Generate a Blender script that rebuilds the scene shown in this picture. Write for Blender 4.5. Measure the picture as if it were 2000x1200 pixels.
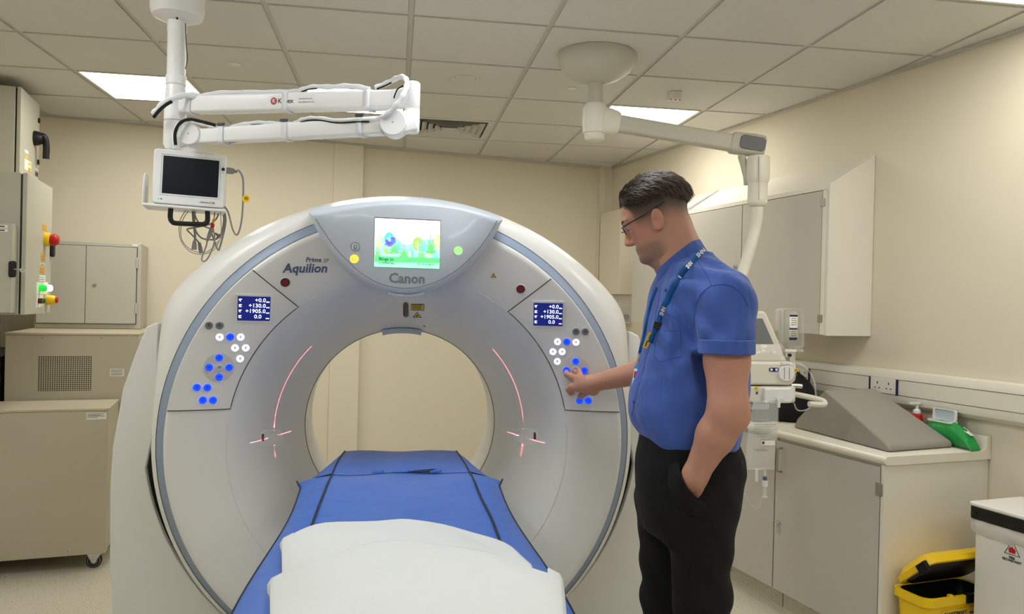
import bpy, bmesh, math, random
import numpy as np
from math import sin, cos, pi, radians, sqrt, atan2
from mathutils import Vector, Matrix
random.seed(7); rng = np.random.default_rng(7)
for o in list(bpy.data.objects): bpy.data.objects.remove(o, do_unlink=True)
SC = bpy.context.scene
# ------------------------------------------------------------------ camera
FPX = 1500.5; CZ = 1.47; ZC = CZ + 1.215          # focal length in px of a 2000 px frame, eye height, ceiling height
yw, pt, rl = radians(8.55), radians(-0.276), radians(1.373)
W = Vector((sin(yw)*cos(pt), cos(yw)*cos(pt), sin(pt))); r0 = Vector((cos(yw), -sin(yw), 0)); u0 = r0.cross(W)
RR = r0*cos(rl) + u0*sin(rl); UU = -r0*sin(rl) + u0*cos(rl)
CAM = Vector((0, 0, CZ))
cd = bpy.data.cameras.new('camera'); co = bpy.data.objects.new('camera', cd); SC.collection.objects.link(co)
co.matrix_world = Matrix(((RR.x, UU.x, -W.x, 0), (RR.y, UU.y, -W.y, 0), (RR.z, UU.z, -W.z, CZ), (0, 0, 0, 1)))
cd.sensor_fit = 'HORIZONTAL'; cd.sensor_width = 36; cd.lens = 36*FPX/2000; cd.clip_start = 0.05; cd.clip_end = 60
SC.camera = co
# ------------------------------------------------------------------ light and exposure
wd = bpy.data.worlds.new('world'); SC.world = wd; wd.use_nodes = True
wd.node_tree.nodes['Background'].inputs[0].default_value = (0, 0, 0, 1); wd.node_tree.nodes['Background'].inputs[1].default_value = 0      # closed room, no daylight
SC.view_settings.view_transform = 'Standard'; SC.view_settings.look = 'None'; SC.view_settings.gamma = 1
SC.view_settings.use_curve_mapping = False; SC.view_settings.exposure = 0.1
LIGHT_WARM = ((1.0, 0.96, 0.87), 12.5)             # ceiling panels seen in the photograph
LIGHT_COOL = ((0.97, 1.0, 1.02), 12.5)             # same panels of the same grid over the foot of the table, out of the picture
# ------------------------------------------------------------------ pixel -> place helpers (a pixel gives a direction, the plane gives the distance)
AL = radians(11.5); EU = Vector((cos(AL), sin(AL), 0)); EV = Vector((-sin(AL), cos(AL), 0))
def ray(x, y): return W + RR*((x-1000)/FPX) + UU*((600-y)/FPX)
def onpl(x, y, p0, n):
    d = ray(x, y); return CAM + d*((Vector(p0)-CAM).dot(n)/d.dot(n))
def pY(x, y, Y): return onpl(x, y, (0, Y, 0), Vector((0, 1, 0)))
def pZ(x, y, z): return onpl(x, y, (0, 0, z), Vector((0, 0, 1)))
def pU(x, y, U): return onpl(x, y, EU*U, EU)
def pV(x, y, V): return onpl(x, y, EV*V, EV)
def pc(x, y, d): return CAM + ray(x, y)*d
def rm(U, V, z): return EU*U + EV*V + Vector((0, 0, z))       # room frame (walls), turned 11.5 deg from the scanner and the ceiling grid
ROOM = Matrix.Rotation(AL, 4, 'Z')
# ------------------------------------------------------------------ materials
def lin(c):
    return tuple(((v/255)/12.92 if v/255 <= .04045 else ((v/255+.055)/1.055)**2.4) for v in c)
MATS = {}
def mat(name, col, rough=.5, metal=0, emit=0, ecol=None, trans=0, alpha=1, noise=0, nscale=8, bump=0, bscale=300, coat=0, spec=.5, ior=1.45, sheen=0):
    m = bpy.data.materials.new(name); m.use_nodes = True; nt = m.node_tree; b = nt.nodes['Principled BSDF']
    c = lin(col); b.inputs['Base Color'].default_value = (*c, 1); b.inputs['Roughness'].default_value = rough
    b.inputs['Metallic'].default_value = metal; b.inputs['Transmission Weight'].default_value = trans
    b.inputs['Alpha'].default_value = alpha; b.inputs['Coat Weight'].default_value = coat; b.inputs['IOR'].default_value = ior
    b.inputs['Specular IOR Level'].default_value = spec; b.inputs['Sheen Weight'].default_value = sheen
    if emit:
        b.inputs['Emission Color'].default_value = (*(lin(ecol) if ecol else c), 1); b.inputs['Emission Strength'].default_value = emit
    if noise or bump:
        tc = nt.nodes.new('ShaderNodeTexCoord')
    if noise:
        n = nt.nodes.new('ShaderNodeTexNoise'); n.inputs['Scale'].default_value = nscale; n.inputs['Detail'].default_value = 4
        nt.links.new(tc.outputs['Object'], n.inputs['Vector'])
        mx = nt.nodes.new('ShaderNodeMix'); mx.data_type = 'RGBA'
        mx.inputs[6].default_value = (*[v*(1-noise) for v in c], 1); mx.inputs[7].default_value = (*[min(1, v*(1+noise)) for v in c], 1)
        nt.links.new(n.outputs['Fac'], mx.inputs[0]); nt.links.new(mx.outputs[2], b.inputs['Base Color'])
    if bump:
        n2 = nt.nodes.new('ShaderNodeTexNoise'); n2.inputs['Scale'].default_value = bscale; n2.inputs['Detail'].default_value = 3
        nt.links.new(tc.outputs['Object'], n2.inputs['Vector'])
        bp = nt.nodes.new('ShaderNodeBump'); bp.inputs['Strength'].default_value = bump; bp.inputs['Distance'].default_value = .002
        nt.links.new(n2.outputs['Fac'], bp.inputs['Height']); nt.links.new(bp.outputs['Normal'], b.inputs['Normal'])
    MATS[name] = m; return m
def emat(name, col, s): return mat(name, col, rough=.4, emit=s)
mat('wall_paint', (226, 218, 198), .75, noise=.02, nscale=2, bump=.06, bscale=180)
mat('wall_white', (226, 222, 208), .75, noise=.02, nscale=2, bump=.06, bscale=180)
mat('tile_white', (212, 210, 204), .9, noise=.02, nscale=30, bump=.15, bscale=250)
mat('grid_metal', (194, 191, 184), .5)
mat('gantry_white', (226, 226, 222), .38, coat=.15)
mat('gantry_grey', (196, 205, 216), .34, coat=.2)
mat('band_blue', (142, 156, 178), .42)
mat('seam_dark', (70, 68, 62), .6)
mat('seam_light', (140, 136, 122), .6)
mat('black', (10, 10, 11), .45)
mat('dial_pad', (208, 205, 199), .45)
mat('black_matt', (14, 14, 15), .8)
mat('dark_grey', (58, 60, 64), .5)
mat('mid_grey', (120, 122, 124), .5)
mat('mattress_blue', (72, 116, 204), .42, noise=.05, nscale=6, bump=.1, bscale=160)
mat('piping_navy', (20, 34, 56), .5)
mat('sheet_white', (226, 229, 228), .85, bump=.12, bscale=500, sheen=.1)
mat('plastic_white', (233, 234, 234), .35, coat=.1)
mat('plastic_cream', (226, 222, 208), .4)
mat('cloth_white', (228, 230, 234), .8, bump=.2, bscale=300)
mat('screen_dark', (24, 28, 36), .25, spec=.2)
mat('cable_grey', (132, 132, 130), .5)
mat('chrome', (200, 200, 198), .25, metal=1)
mat('steel', (170, 168, 160), .4, metal=1)
mat('enclosure', (186, 184, 168), .45, bump=.03, bscale=400)
mat('cabinet_paint', (190, 186, 172), .45, bump=.03, bscale=400)
mat('unit_paint', (190, 182, 160), .5, bump=.03, bscale=400)
mat('laminate_grey', (196, 192, 182), .45)
mat('laminate_white', (232, 228, 216), .4)
mat('worktop', (230, 225, 210), .35)
mat('wedge_vinyl', (150, 146, 138), .55, bump=.08, bscale=120)
mat('yellow', (246, 204, 20), .35)
mat('yellow_label', (240, 206, 60), .6)
mat('orange_label', (226, 170, 60), .6)
mat('paper', (240, 238, 228), .7)
mat('red', (190, 24, 22), .35)
mat('dark_red', (92, 24, 26), .3)
mat('green_pack', (30, 150, 70), .35, noise=.15, nscale=30)
mat('green_plastic', (22, 110, 50), .35)
mat('navy', (22, 26, 84), .4)
mat('socket_white', (236, 232, 222), .35)
mat('ink', (52, 54, 60), .6)
mat('ink_blue', (84, 96, 134), .5)
mat('ink_grey', (122, 126, 130), .4)
mat('kenex_red', (170, 40, 70), .4)
mat('red_ink', (170, 30, 50), .5)
mat('arm_cream', (196, 192, 178), .42)
mat('arm_dark', (104, 106, 108), .5)
mat('rubber', (24, 24, 25), .7)
mat('sack', (236, 234, 226), .4, alpha=.55)
mat('bin_white', (232, 230, 224), .4)
mat('clear', (250, 250, 250), .06, alpha=.22, spec=.8)
mat('clear_bag', (236, 238, 236), .08, alpha=.30, spec=.9, bump=.5, bscale=30)
mat('contrast_fluid', (206, 204, 188), .2, alpha=.7)
mat('glass_lens', (235, 240, 245), .03, alpha=.12, spec=.8)
mat('led_frame', (225, 222, 212), .5)
emat('btn_blue', (10, 62, 255), 1.25)
emat('btn_white', (232, 232, 255), .85)
mat('btn_halo', (224, 230, 244), .3)
emat('lcd_navy', (10, 22, 104), .75)
emat('lcd_white', (240, 244, 255), 1.0)
emat('lamp_white', (240, 246, 255), 1.5)
emat('lamp_green', (20, 190, 60), .9)
emat('icon_yellow', (250, 214, 40), .95)
emat('icon_green', (150, 230, 130), .9)
def led(name, c, s):
    m = bpy.data.materials.new(name); m.use_nodes = True; b = m.node_tree.nodes['Principled BSDF']
    b.inputs['Base Color'].default_value = (.8, .8, .78, 1); b.inputs['Emission Color'].default_value = (*c, 1); b.inputs['Emission Strength'].default_value = s; MATS[name] = m
led('led_warm', *LIGHT_WARM); led('led_cool', *LIGHT_COOL)
# speckled vinyl floor
def floor_mat():
    m = bpy.data.materials.new('vinyl_floor'); m.use_nodes = True; nt = m.node_tree; b = nt.nodes['Principled BSDF']; b.inputs['Roughness'].default_value = .38
    tc = nt.nodes.new('ShaderNodeTexCoord'); mp = nt.nodes.new('ShaderNodeMapping'); nt.links.new(tc.outputs['Object'], mp.inputs['Vector'])
    cur = None
    for k, (sc, thr, c) in enumerate(((90, .16, (118, 112, 98)), (150, .13, (150, 142, 122)), (60, .12, (150, 146, 138)))):
        v = nt.nodes.new('ShaderNodeTexVoronoi'); v.inputs['Scale'].default_value = sc; mp2 = nt.nodes.new('ShaderNodeMapping'); mp2.inputs['Location'].default_value = (k*3.1, k*1.7, 0); mp2.inputs['Scale'].default_value = (1, .55, 1); mp2.inputs['Rotation'].default_value = (0, 0, k*1.1)
        nt.links.new(mp.outputs['Vector'], mp2.inputs['Vector']); nt.links.new(mp2.outputs['Vector'], v.inputs['Vector'])
        lt = nt.nodes.new('ShaderNodeMath'); lt.operation = 'LESS_THAN'; lt.inputs[1].default_value = thr; nt.links.new(v.outputs['Distance'], lt.inputs[0])
        mx = nt.nodes.new('ShaderNodeMix'); mx.data_type = 'RGBA'; mx.inputs[7].default_value = (*lin(c), 1)
        if cur is None: mx.inputs[6].default_value = (*lin((206, 200, 182)), 1)
        else: nt.links.new(cur, mx.inputs[6])
        nt.links.new(lt.outputs[0], mx.inputs[0]); cur = mx.outputs[2]
    nt.links.new(cur, b.inputs['Base Color']); MATS['vinyl_floor'] = m
floor_mat()
# perforated-metal grille: real holes are 2 px wide, the material carries them
def perf_mat():
    m = bpy.data.materials.new('perforated'); m.use_nodes = True; nt = m.node_tree; b = nt.nodes['Principled BSDF']; b.inputs['Roughness'].default_value = .5
    tc = nt.nodes.new('ShaderNodeTexCoord'); mp = nt.nodes.new('ShaderNodeMapping'); mp.inputs['Rotation'].default_value = (0, radians(45), 0); mp.inputs['Scale'].default_value = (125, 125, 125)
    nt.links.new(tc.outputs['Object'], mp.inputs['Vector'])
    ch = nt.nodes.new('ShaderNodeTexChecker'); ch.inputs['Scale'].default_value = 1
    ch.inputs['Color1'].default_value = (*lin((196, 186, 160)), 1); ch.inputs['Color2'].default_value = (*lin((60, 56, 46)), 1)
    sx = nt.nodes.new('ShaderNodeSeparateXYZ'); cx = nt.nodes.new('ShaderNodeCombineXYZ'); nt.links.new(mp.outputs['Vector'], sx.inputs[0])
    nt.links.new(sx.outputs['X'], cx.inputs['X']); nt.links.new(sx.outputs['Z'], cx.inputs['Y']); nt.links.new(cx.outputs[0], ch.inputs['Vector'])
    nt.links.new(ch.outputs['Color'], b.inputs['Base Color']); MATS['perforated'] = m
perf_mat()
# ------------------------------------------------------------------ mesh builder
WM = {}
def col(o): SC.collection.objects.link(o); return o
def tag(o, label=None, cat=None, group=None, kind=None):
    if label: o['label'] = label
    if cat: o['category'] = cat
    if group: o['group'] = group
    if kind: o['kind'] = kind
    return o
def thing(name, label, cat, loc, rz=0, group=None):
    o = col(bpy.data.objects.new(name, None)); o.location = loc; o.rotation_euler = (0, 0, rz); o.empty_display_size = .1
    WM[o] = Matrix.Translation(loc) @ Matrix.Rotation(rz, 4, 'Z'); return tag(o, label, cat, group)
def frame(o, x, y):
    x = Vector(x).normalized(); z = x.cross(Vector(y)).normalized(); y = z.cross(x)
    return Matrix(((x.x, y.x, z.x, o[0]), (x.y, y.y, z.y, o[1]), (x.z, y.z, z.z, o[2]), (0, 0, 0, 1)))
class MB:
    def __init__(s, M=None): s.v = []; s.f = []; s.M = M
    def add(s, vs, fs):
        n = len(s.v); M = s.M
        s.v += [tuple(M @ Vector(p)) if M else tuple(p) for p in vs]; s.f += [tuple(n+i for i in f) for f in fs]; return s
    def box(s, lo, hi):
        x0, y0, z0 = lo; x1, y1, z1 = hi
        return s.add([(x0,y0,z0),(x1,y0,z0),(x1,y1,z0),(x0,y1,z0),(x0,y0,z1),(x1,y0,z1),(x1,y1,z1),(x0,y1,z1)],
                     [(0,3,2,1),(4,5,6,7),(0,1,5,4),(1,2,6,5),(2,3,7,6),(3,0,4,7)])
    def loft(s, secs, cap=True, closed=True):
        n = len(secs[0]); vs = [p for sec in secs for p in sec]; fs = []
        for i in range(len(secs)-1):
            for j in range(n if closed else n-1):
                a, b = i*n+j, i*n+(j+1) % n; fs.append((a, b, b+n, a+n))
        if cap: fs += [tuple(reversed(range(n))), tuple(range((len(secs)-1)*n, len(secs)*n))]
        return s.add(vs, fs)
    def prism(s, poly, lo, hi):          # polygon in local xy, extruded along local z
        return s.loft([[(x, y, lo) for x, y in poly], [(x, y, hi) for x, y in poly]])
    def tube(s, path, r, seg=8, closed=False, cap=True):
        P = [Vector(p) for p in path]; n = len(P); rs = r if isinstance(r, (list, tuple)) else [r]*n
        T = []
        for i in range(n):
            a = P[(i-1) % n] if (closed or i) else P[i]; b = P[(i+1) % n] if (closed or i < n-1) else P[i]; T.append((b-a).normalized())
        up = Vector((0, 0, 1)) if abs(T[0].z) < .9 else Vector((1, 0, 0)); N = (up - T[0]*up.dot(T[0])).normalized(); secs = []
        for i in range(n):
            N = (N - T[i]*N.dot(T[i])).normalized(); B = T[i].cross(N)
            secs.append([P[i] + (N*cos(2*pi*k/seg) + B*sin(2*pi*k/seg))*rs[i] for k in range(seg)])
        if closed: secs.append(secs[0])
        return s.loft(secs, cap=cap and not closed)
    def lathe(s, prof, seg=32, a0=0, a1=2*pi, cap=True):  # (r, z) about local z
        full = abs(a1-a0-2*pi) < 1e-6; k = seg if full else seg+1; n = len(prof)
        vs = [(r*cos(a0+(a1-a0)*i/seg), r*sin(a0+(a1-a0)*i/seg), z) for i in range(k) for r, z in prof]; fs = []
        for i in range(seg):
            for j in range(n-1):
                a, b = i*n+j, ((i+1) % k)*n+j; fs.append((a, b, b+1, a+1))
        if cap and full:
            if prof[0][0] > 1e-6: fs.append(tuple(i*n for i in reversed(range(k))))
            if prof[-1][0] > 1e-6: fs.append(tuple(i*n+n-1 for i in range(k)))
        return s.add(vs, fs)
    def ball(s, c, r, seg=16, rings=10):
        r = r if isinstance(r, (tuple, list)) else (r, r, r); vs = [(c[0], c[1], c[2]-r[2])]
        for i in range(1, rings):
            t = -pi/2 + pi*i/rings
            vs += [(c[0]+r[0]*cos(t)*cos(2*pi*k/seg), c[1]+r[1]*cos(t)*sin(2*pi*k/seg), c[2]+r[2]*sin(t)) for k in range(seg)]
        vs.append((c[0], c[1], c[2]+r[2])); fs = [(0, 1+(k+1) % seg, 1+k) for k in range(seg)]
        for i in range(rings-2):
            for k in range(seg):
                a, b = 1+i*seg+k, 1+i*seg+(k+1) % seg; fs.append((a, b, b+seg, a+seg))
        l = len(vs)-1; q = 1+(rings-2)*seg; fs += [(q+k, q+(k+1) % seg, l) for k in range(seg)]
        return s.add(vs, fs)
    def build(s, name, m, parent=None, bevel=0, seg=2, smooth=True, ang=35, sub=0, solid=0):
        me = bpy.data.meshes.new(name); o = bpy.data.objects.new(name, me); col(o)
        if parent is not None:
            Mi = WM[parent]; o.parent = parent; WM[o] = Mi
        else:
            A = np.array(s.v); c = Vector((float(A[:, 0].min()+A[:, 0].max())/2, float(A[:, 1].min()+A[:, 1].max())/2, float(A[:, 2].min())))
            o.location = c; Mi = Matrix.Translation(c); WM[o] = Mi
        I = Mi.inverted(); me.from_pydata([I @ Vector(p) for p in s.v], [], s.f)
        bm = bmesh.new(); bm.from_mesh(me); bmesh.ops.remove_doubles(bm, verts=bm.verts, dist=1e-6); bmesh.ops.recalc_face_normals(bm, faces=bm.faces); bm.to_mesh(me); bm.free()
        me.materials.append(MATS[m] if isinstance(m, str) else m)
        if smooth:
            me.polygons.foreach_set('use_smooth', [True]*len(me.polygons)); me.set_sharp_from_angle(angle=radians(ang))
        if solid:
            q = o.modifiers.new('solid', 'SOLIDIFY'); q.thickness = solid; q.offset = 0
        if bevel:
            q = o.modifiers.new('bevel', 'BEVEL'); q.width = bevel; q.segments = seg; q.limit_method = 'ANGLE'; q.angle_limit = radians(40); q.harden_normals = True
        if sub:
            q = o.modifiers.new('sub', 'SUBSURF'); q.levels = sub; q.render_levels = sub
        return o
def B(M=None): return MB(M)
def rbox(lo, hi): return MB(ROOM).box(lo, hi)
def clone(o, parent=None):                       # a copy of a part, mesh shared
    c = col(o.copy()); c.parent = parent; WM[c] = WM.get(parent, Matrix()); return c
def bez(pts, n=8):                               # Catmull-Rom through points
    P = [Vector(p) for p in pts]; P = [P[0]*2-P[1]] + P + [P[-1]*2-P[-2]]; out = []
    for i in range(1, len(P)-2):
        for k in range(n):
            t = k/n; a, b, c, d = P[i-1:i+3]
            out.append(.5*((2*b)+(c-a)*t+(2*a-5*b+4*c-d)*t*t+(3*b-a-3*c+d)*t**3))
    out.append(P[-2]); return out
def rrect(w, h, r, n=5, cx=0, cy=0):
    out = []
    for sx, sy, a in ((1, 1, 0), (-1, 1, pi/2), (-1, -1, pi), (1, -1, 3*pi/2)):
        for k in range(n+1):
            t = a + pi/2*k/n; out.append((cx+sx*(w/2-r)+r*cos(t), cy+sy*(h/2-r)+r*sin(t)))
    return out
def text(s, M, size, m, parent, name='lettering', shear=0, offset=0, align='LEFT', depth=.0006, sx=1):
    cu = bpy.data.curves.new('t', 'FONT'); cu.body = s; cu.size = size; cu.shear = shear; cu.offset = offset; cu.align_x = align; cu.align_y = 'CENTER'; cu.resolution_u = 2; cu.extrude = depth
    t = bpy.data.objects.new('t', cu); col(t); bpy.context.view_layer.update()
    dg = bpy.context.evaluated_depsgraph_get(); me0 = bpy.data.meshes.new_from_object(t.evaluated_get(dg))
    mb = MB(M); mb.add([(v.co.x*sx, v.co.y, v.co.z) for v in me0.vertices], [tuple(p.vertices) for p in me0.polygons])
    bpy.data.objects.remove(t, do_unlink=True); bpy.data.meshes.remove(me0); bpy.data.curves.remove(cu)
    return mb.build(name, m, parent, smooth=False)
# ------------------------------------------------------------------ the room shell
UL, UR, VF, VB = -1.45, 3.105, -2.2, 6.02
def struct(o): return tag(o, kind='structure')
fl = struct(rbox((UL-.1, VF-.1, -.06), (UR+.1, VB+.2, 0)).build('floor', 'vinyl_floor', smooth=False))
wl = struct(rbox((UL-.1, VF, 0), (UL, VB+.2, ZC+.1)).build('wall_left', 'wall_paint', smooth=False))
wr = struct(rbox((UR, VF, 0), (UR+.1, VB+.2, ZC+.1)).build('wall_right', 'wall_paint', smooth=False))
wf = struct(rbox((UL-.1, VF-.1, 0), (UR+.1, VF, ZC+.1)).build('wall_front', 'wall_paint', smooth=False))
UP0, UP1, UC0 = .715, .935, 2.985
wb = struct(rbox((UL-.1, VB, 0), (UP1, VB+.16, ZC+.1)).build('wall_back', 'wall_paint', smooth=False))
struct(rbox((UP1, VB+.06, 0), (UC0, VB+.16, ZC+.1)).build('wall_back_recess', 'wall_paint', smooth=False))
struct(rbox((UC0, VB, 0), (UR+.1, VB+.16, ZC+.1)).build('wall_back_corner', 'wall_paint', smooth=False))
t1 = struct(rbox((UP0, VB-.012, 0), (UP1+.004, VB, ZC)).build('trim_1', 'wall_paint', bevel=.003))
MB(frame(rm(.88, VB-.013, 1.42), EU, (0, 0, 1))).lathe([(0, 0), (.009, 0), (.009, .003), (0, .004)], 10).build('screw_cap', 'wall_white', t1)
struct(rbox((UC0-.004, VB-.012, 0), (UC0+.045, VB, ZC)).build('trim_2', 'wall_paint', bevel=.003))
struct(rbox((UL, VB-.012, 0), (UP0-.01, VB-.0005, .1)).build('baseboard_back', 'laminate_grey', smooth=False))
struct(rbox((UR-.012, VF, 0), (UR-.0005, 2.40, .1)).build('baseboard_right', 'laminate_grey', smooth=False))
struct(rbox((UL+.0005, VF, 0), (UL+.012, VB-.02, .1)).build('baseboard_left', 'laminate_grey', smooth=False))
for n, lo, hi in (('trim_3', (UL, VB-.022, ZC-.022), (UC0, VB+.06, ZC-.002)), ('trim_4', (UR-.022, VF, ZC-.022), (UR-.0005, VB-.02, ZC-.002)), ('trim_5', (UL+.0005, VF, ZC-.022), (UL+.022, VB-.03, ZC-.002))):
    struct(rbox(lo, hi).build(n, 'grid_metal', smooth=False))
# ceiling: slab, tee bars, lay-in tiles clipped to the (turned) room
ce = struct(rbox((UL-.1, VF-.1, ZC+.03), (UR+.1, VB+.2, ZC+.1)).build('ceiling', 'seam_dark', smooth=False))
GX, GY = -1.767, 3.285
RECT = [rm(UL+.004, VF+.004, 0), rm(UR-.004, VF+.004, 0), rm(UR-.004, VB+.05, 0), rm(UL+.004, VB+.05, 0)]
def clip(poly):
    for i in range(4):
        a, b = RECT[i], RECT[(i+1) % 4]; out = []
        for k in range(len(poly)):
            p, q = poly[k], poly[(k+1) % len(poly)]
            sp = (b.x-a.x)*(p[1]-a.y)-(b.y-a.y)*(p[0]-a.x); sq = (b.x-a.x)*(q[1]-a.y)-(b.y-a.y)*(q[0]-a.x)
            if sp >= 0: out.append(p)
            if (sp >= 0) != (sq >= 0):
                t = sp/(sp-sq); out.append((p[0]+(q[0]-p[0])*t, p[1]+(q[1]-p[1])*t))
        poly = out
        if not poly: return []
    return poly
def area(p): return abs(sum(p[i][0]*p[(i+1) % len(p)][1]-p[(i+1) % len(p)][0]*p[i][1] for i in range(len(p)))/2)
LIGHTS = {(0, 2): 'w', (2, 2): 'w', (5, 2): 'w', (6, -2): 'w'}      # the four panels the photograph shows
# the rows of panels go on every fourth cell past the top edge of the picture, stepping with the right wall
LIGHTS.update({(0, -2): 'c', (3, -2): 'c', (1, -6): 'c', (4, -6): 'c', (7, -6): 'c'})
VENT = (3, 3); proto = None; G = .013
for i in range(-3, 13):
    for j in range(-13, 7):
        x0, y0 = GX+.6*i, GY+.6*j
        if (i, j) in LIGHTS or (i, j) == VENT: continue
        p = clip([(x0+G, y0+G), (x0+.6-G, y0+G), (x0+.6-G, y0+.6-G), (x0+G, y0+.6-G)])
        if len(p) < 3 or area(p) < .0015: continue
        if area(p) > .3294:
            if proto is None:
                proto = MB().box((x0+G, y0+G, ZC-.007), (x0+.6-G, y0+.6-G, ZC+.012)).build('tile', 'tile_white', ce, smooth=False); px0, py0 = x0, y0
            else:
                c = clone(proto, ce); c.name = 'tile'; c.location = (x0-px0, y0-py0, 0)
        else: MB().prism(p, ZC-.007, ZC+.012).build('tile', 'tile_white', ce, smooth=False)
for i in range(-3, 13):
    x = GX+.6*i; p = clip([(x-.012, -9), (x+.012, -9), (x+.012, 9), (x-.012, 9)])
    if len(p) > 2: MB().prism(p, ZC-.001, ZC+.03).build('grid_bar', 'grid_metal', ce, smooth=False)
for j in range(-13, 7):
    y = GY+.6*j
    for i in range(-3, 13):
        x = GX+.6*i; p = clip([(x+.012, y-.012), (x+.588, y-.012), (x+.588, y+.012), (x+.012, y+.012)])
        if len(p) > 2 and area(p) > .001: MB().prism(p, ZC-.001, ZC+.03).build('grid_bar', 'grid_metal', ce, smooth=False)
LN = {(0, 2): 'square LED ceiling light panel above the monitor arm column', (2, 2): 'square LED ceiling light panel partly hidden behind the white double arm', (5, 2): 'square LED ceiling light panel behind the grey pendant arm',
      (6, -2): 'square LED ceiling light panel beside the right wall, clear of the pendant arms'}
for (i, j), k in LIGHTS.items():
    x0, y0 = GX+.6*i, GY+.6*j; OFF = '_offscreen' if k == 'c' else ''
    t = thing('ceiling_light' + OFF, LN.get((i, j), 'square LED ceiling light panel over the foot of the patient table'), 'ceiling light', (x0+.3, y0+.3, ZC-.01), 0, 'LED panels in the ceiling grid')
    f = MB()
    for lo, hi in (((x0+.013, y0+.013), (x0+.587, y0+.025)), ((x0+.013, y0+.575), (x0+.587, y0+.587)), ((x0+.013, y0+.025), (x0+.025, y0+.575)), ((x0+.575, y0+.025), (x0+.587, y0+.575))):
        f.box((*lo, ZC-.008), (*hi, ZC+.012))
    f.build('frame', 'led_frame', t, smooth=False)
    MB().box((x0+.025, y0+.025, ZC-.004), (x0+.575, y0+.575, ZC+.008)).build('diffuser' + OFF, 'led_warm' if k == 'w' else 'led_cool', t, smooth=False)
# louvred air diffuser in one grid cell: nested sloping square rings
x0, y0 = GX+.6*VENT[0]+.3, GY+.6*VENT[1]+.3
t = thing('air_diffuser', 'square louvred air diffuser set in the ceiling near the back wall', 'air vent', (x0, y0, ZC-.01))
def sqr(a, z): return [(x0-a, y0-a, z), (x0+a, y0-a, z), (x0+a, y0+a, z), (x0-a, y0+a, z)]
MB().loft([sqr(.587/2, ZC+.01), sqr(.587/2, ZC-.006), sqr(.25, ZC-.006), sqr(.25, ZC+.02)], cap=False).build('frame', 'tile_white', t, smooth=False)
MB().box((x0-.255, y0-.255, ZC+.022), (x0+.255, y0+.255, ZC+.028)).build('plenum', 'black_matt', t, smooth=False)
for k in range(5):
    a = .235-.045*k; MB().loft([sqr(a, ZC-.010), sqr(a-.034, ZC+.016), sqr(a-.038, ZC+.016), sqr(a-.004, ZC-.012)], cap=False).build('louvre', 'tile_white', t, smooth=False)
# small ceiling fittings
def fit(px, py, name, label, cat, prof, m, extra=None):
    p = pZ(px, py, ZC-.0075); t = thing(name, label, cat, p); M = Matrix.Translation(p) @ Matrix.Diagonal((1, 1, -1, 1))
    MB(M).lathe(prof, 28).build('body', m, t); 
    if extra: extra(t, M)
def spk(t, M):
    for a in (-1, 1): MB(M).box((a*.055-.003, -.045, .004), (a*.055+.003, -.039, .007)).build('spring_screw', 'dark_grey', t, smooth=False)
fit(908, 155, 'ceiling_speaker', 'round white flush disc on the ceiling tile beyond the double arm', 'ceiling speaker', [(.085, 0), (.082, .004), (.05, .008), (0, .009)], 'tile_white', spk)
fit(459, 125, 'sprinkler_cap', 'small round concealed cap in the ceiling tile beside the monitor column', 'ceiling cap', [(.033, 0), (.032, .004), (.02, .006), (0, .006)], 'wall_white')
fit(1117, 172, 'sprinkler_cap', 'small round concealed cap in the ceiling tile left of the pendant column', 'ceiling cap', [(.026, 0), (.026, .004), (.012, .009), (0, .009)], 'wall_white')
p = pZ(1318, 180, ZC-.0075); t = thing('occupancy_sensor', 'small boxy white sensor on the ceiling in front of the light panel', 'sensor', p)
MB(Matrix.Translation(p)).prism(rrect(.075, .06, .015), -.045, 0).build('body', 'wall_white', t, bevel=.003)
for k in (-1, 0, 1): MB(Matrix.Translation(p)).box((k*.026-.004, -.018, -.048), (k*.026+.004, -.010, -.044)).build('lens', 'dark_grey', t, smooth=False)
# ------------------------------------------------------------------ CT scanner: everything turns about the bore axis (x = AX, z = AZ, along Y)
AX, AZ = .031, .966
GM = Matrix(((1, 0, 0, AX), (0, 0, 1, 0), (0, 1, 0, AZ), (0, 0, 0, 1)))     # local (x, up, depth Y)
gan = thing('ct_scanner', 'large white round CT scanner gantry with a lit display over its bore', 'CT scanner', (AX, 3.3, 0))
PR = [(.792, 2.745), (.793, 2.715), (.789, 2.703), (.782, 2.699), (.77, 2.700), (.70, 2.716), (.62, 2.742), (.595, 2.755), (.57, 2.778), (.54, 2.818), (.51, 2.872), (.485, 2.930), (.462, 2.985), (.44, 3.040), (.42, 3.090), (.402, 3.140), (.391, 3.175), (.387, 3.19)]
PRr = [p[0] for p in PR[::-1]][:-3]; PRy = [p[1] for p in PR[::-1]][:-3]
def prof(r): return float(np.interp(r, PRr, PRy))
def gpt(px, py, off=0):                          # where the pixel's ray meets the dished front cover
    d = ray(px, py); lo, hi = 2.5, 3.4
    for _ in range(40):
        m = (lo+hi)/2; p = CAM + d*((m-CAM.y)/d.y); r = sqrt((p.x-AX)**2+(p.z-AZ)**2)
        if prof(r)-off > m: lo = m
        else: hi = m
    return CAM + d*((lo-CAM.y)/d.y)
def gpol(r, a, off=0): return Vector((AX+r*cos(a), prof(r)-off, AZ+r*sin(a)))
def gnorm(p):
    r = sqrt((p.x-AX)**2+(p.z-AZ)**2); s = (prof(r+.004)-prof(r-.004))/.008; n = Vector((-(p.x-AX)/r*-s, -1, -(p.z-AZ)/r*-s)); return n.normalized()
def gfr(p): n = gnorm(p); return frame(p, Vector((0, 0, 1)).cross(n)*1, n.cross(Vector((0, 0, 1)).cross(n)))
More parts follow.
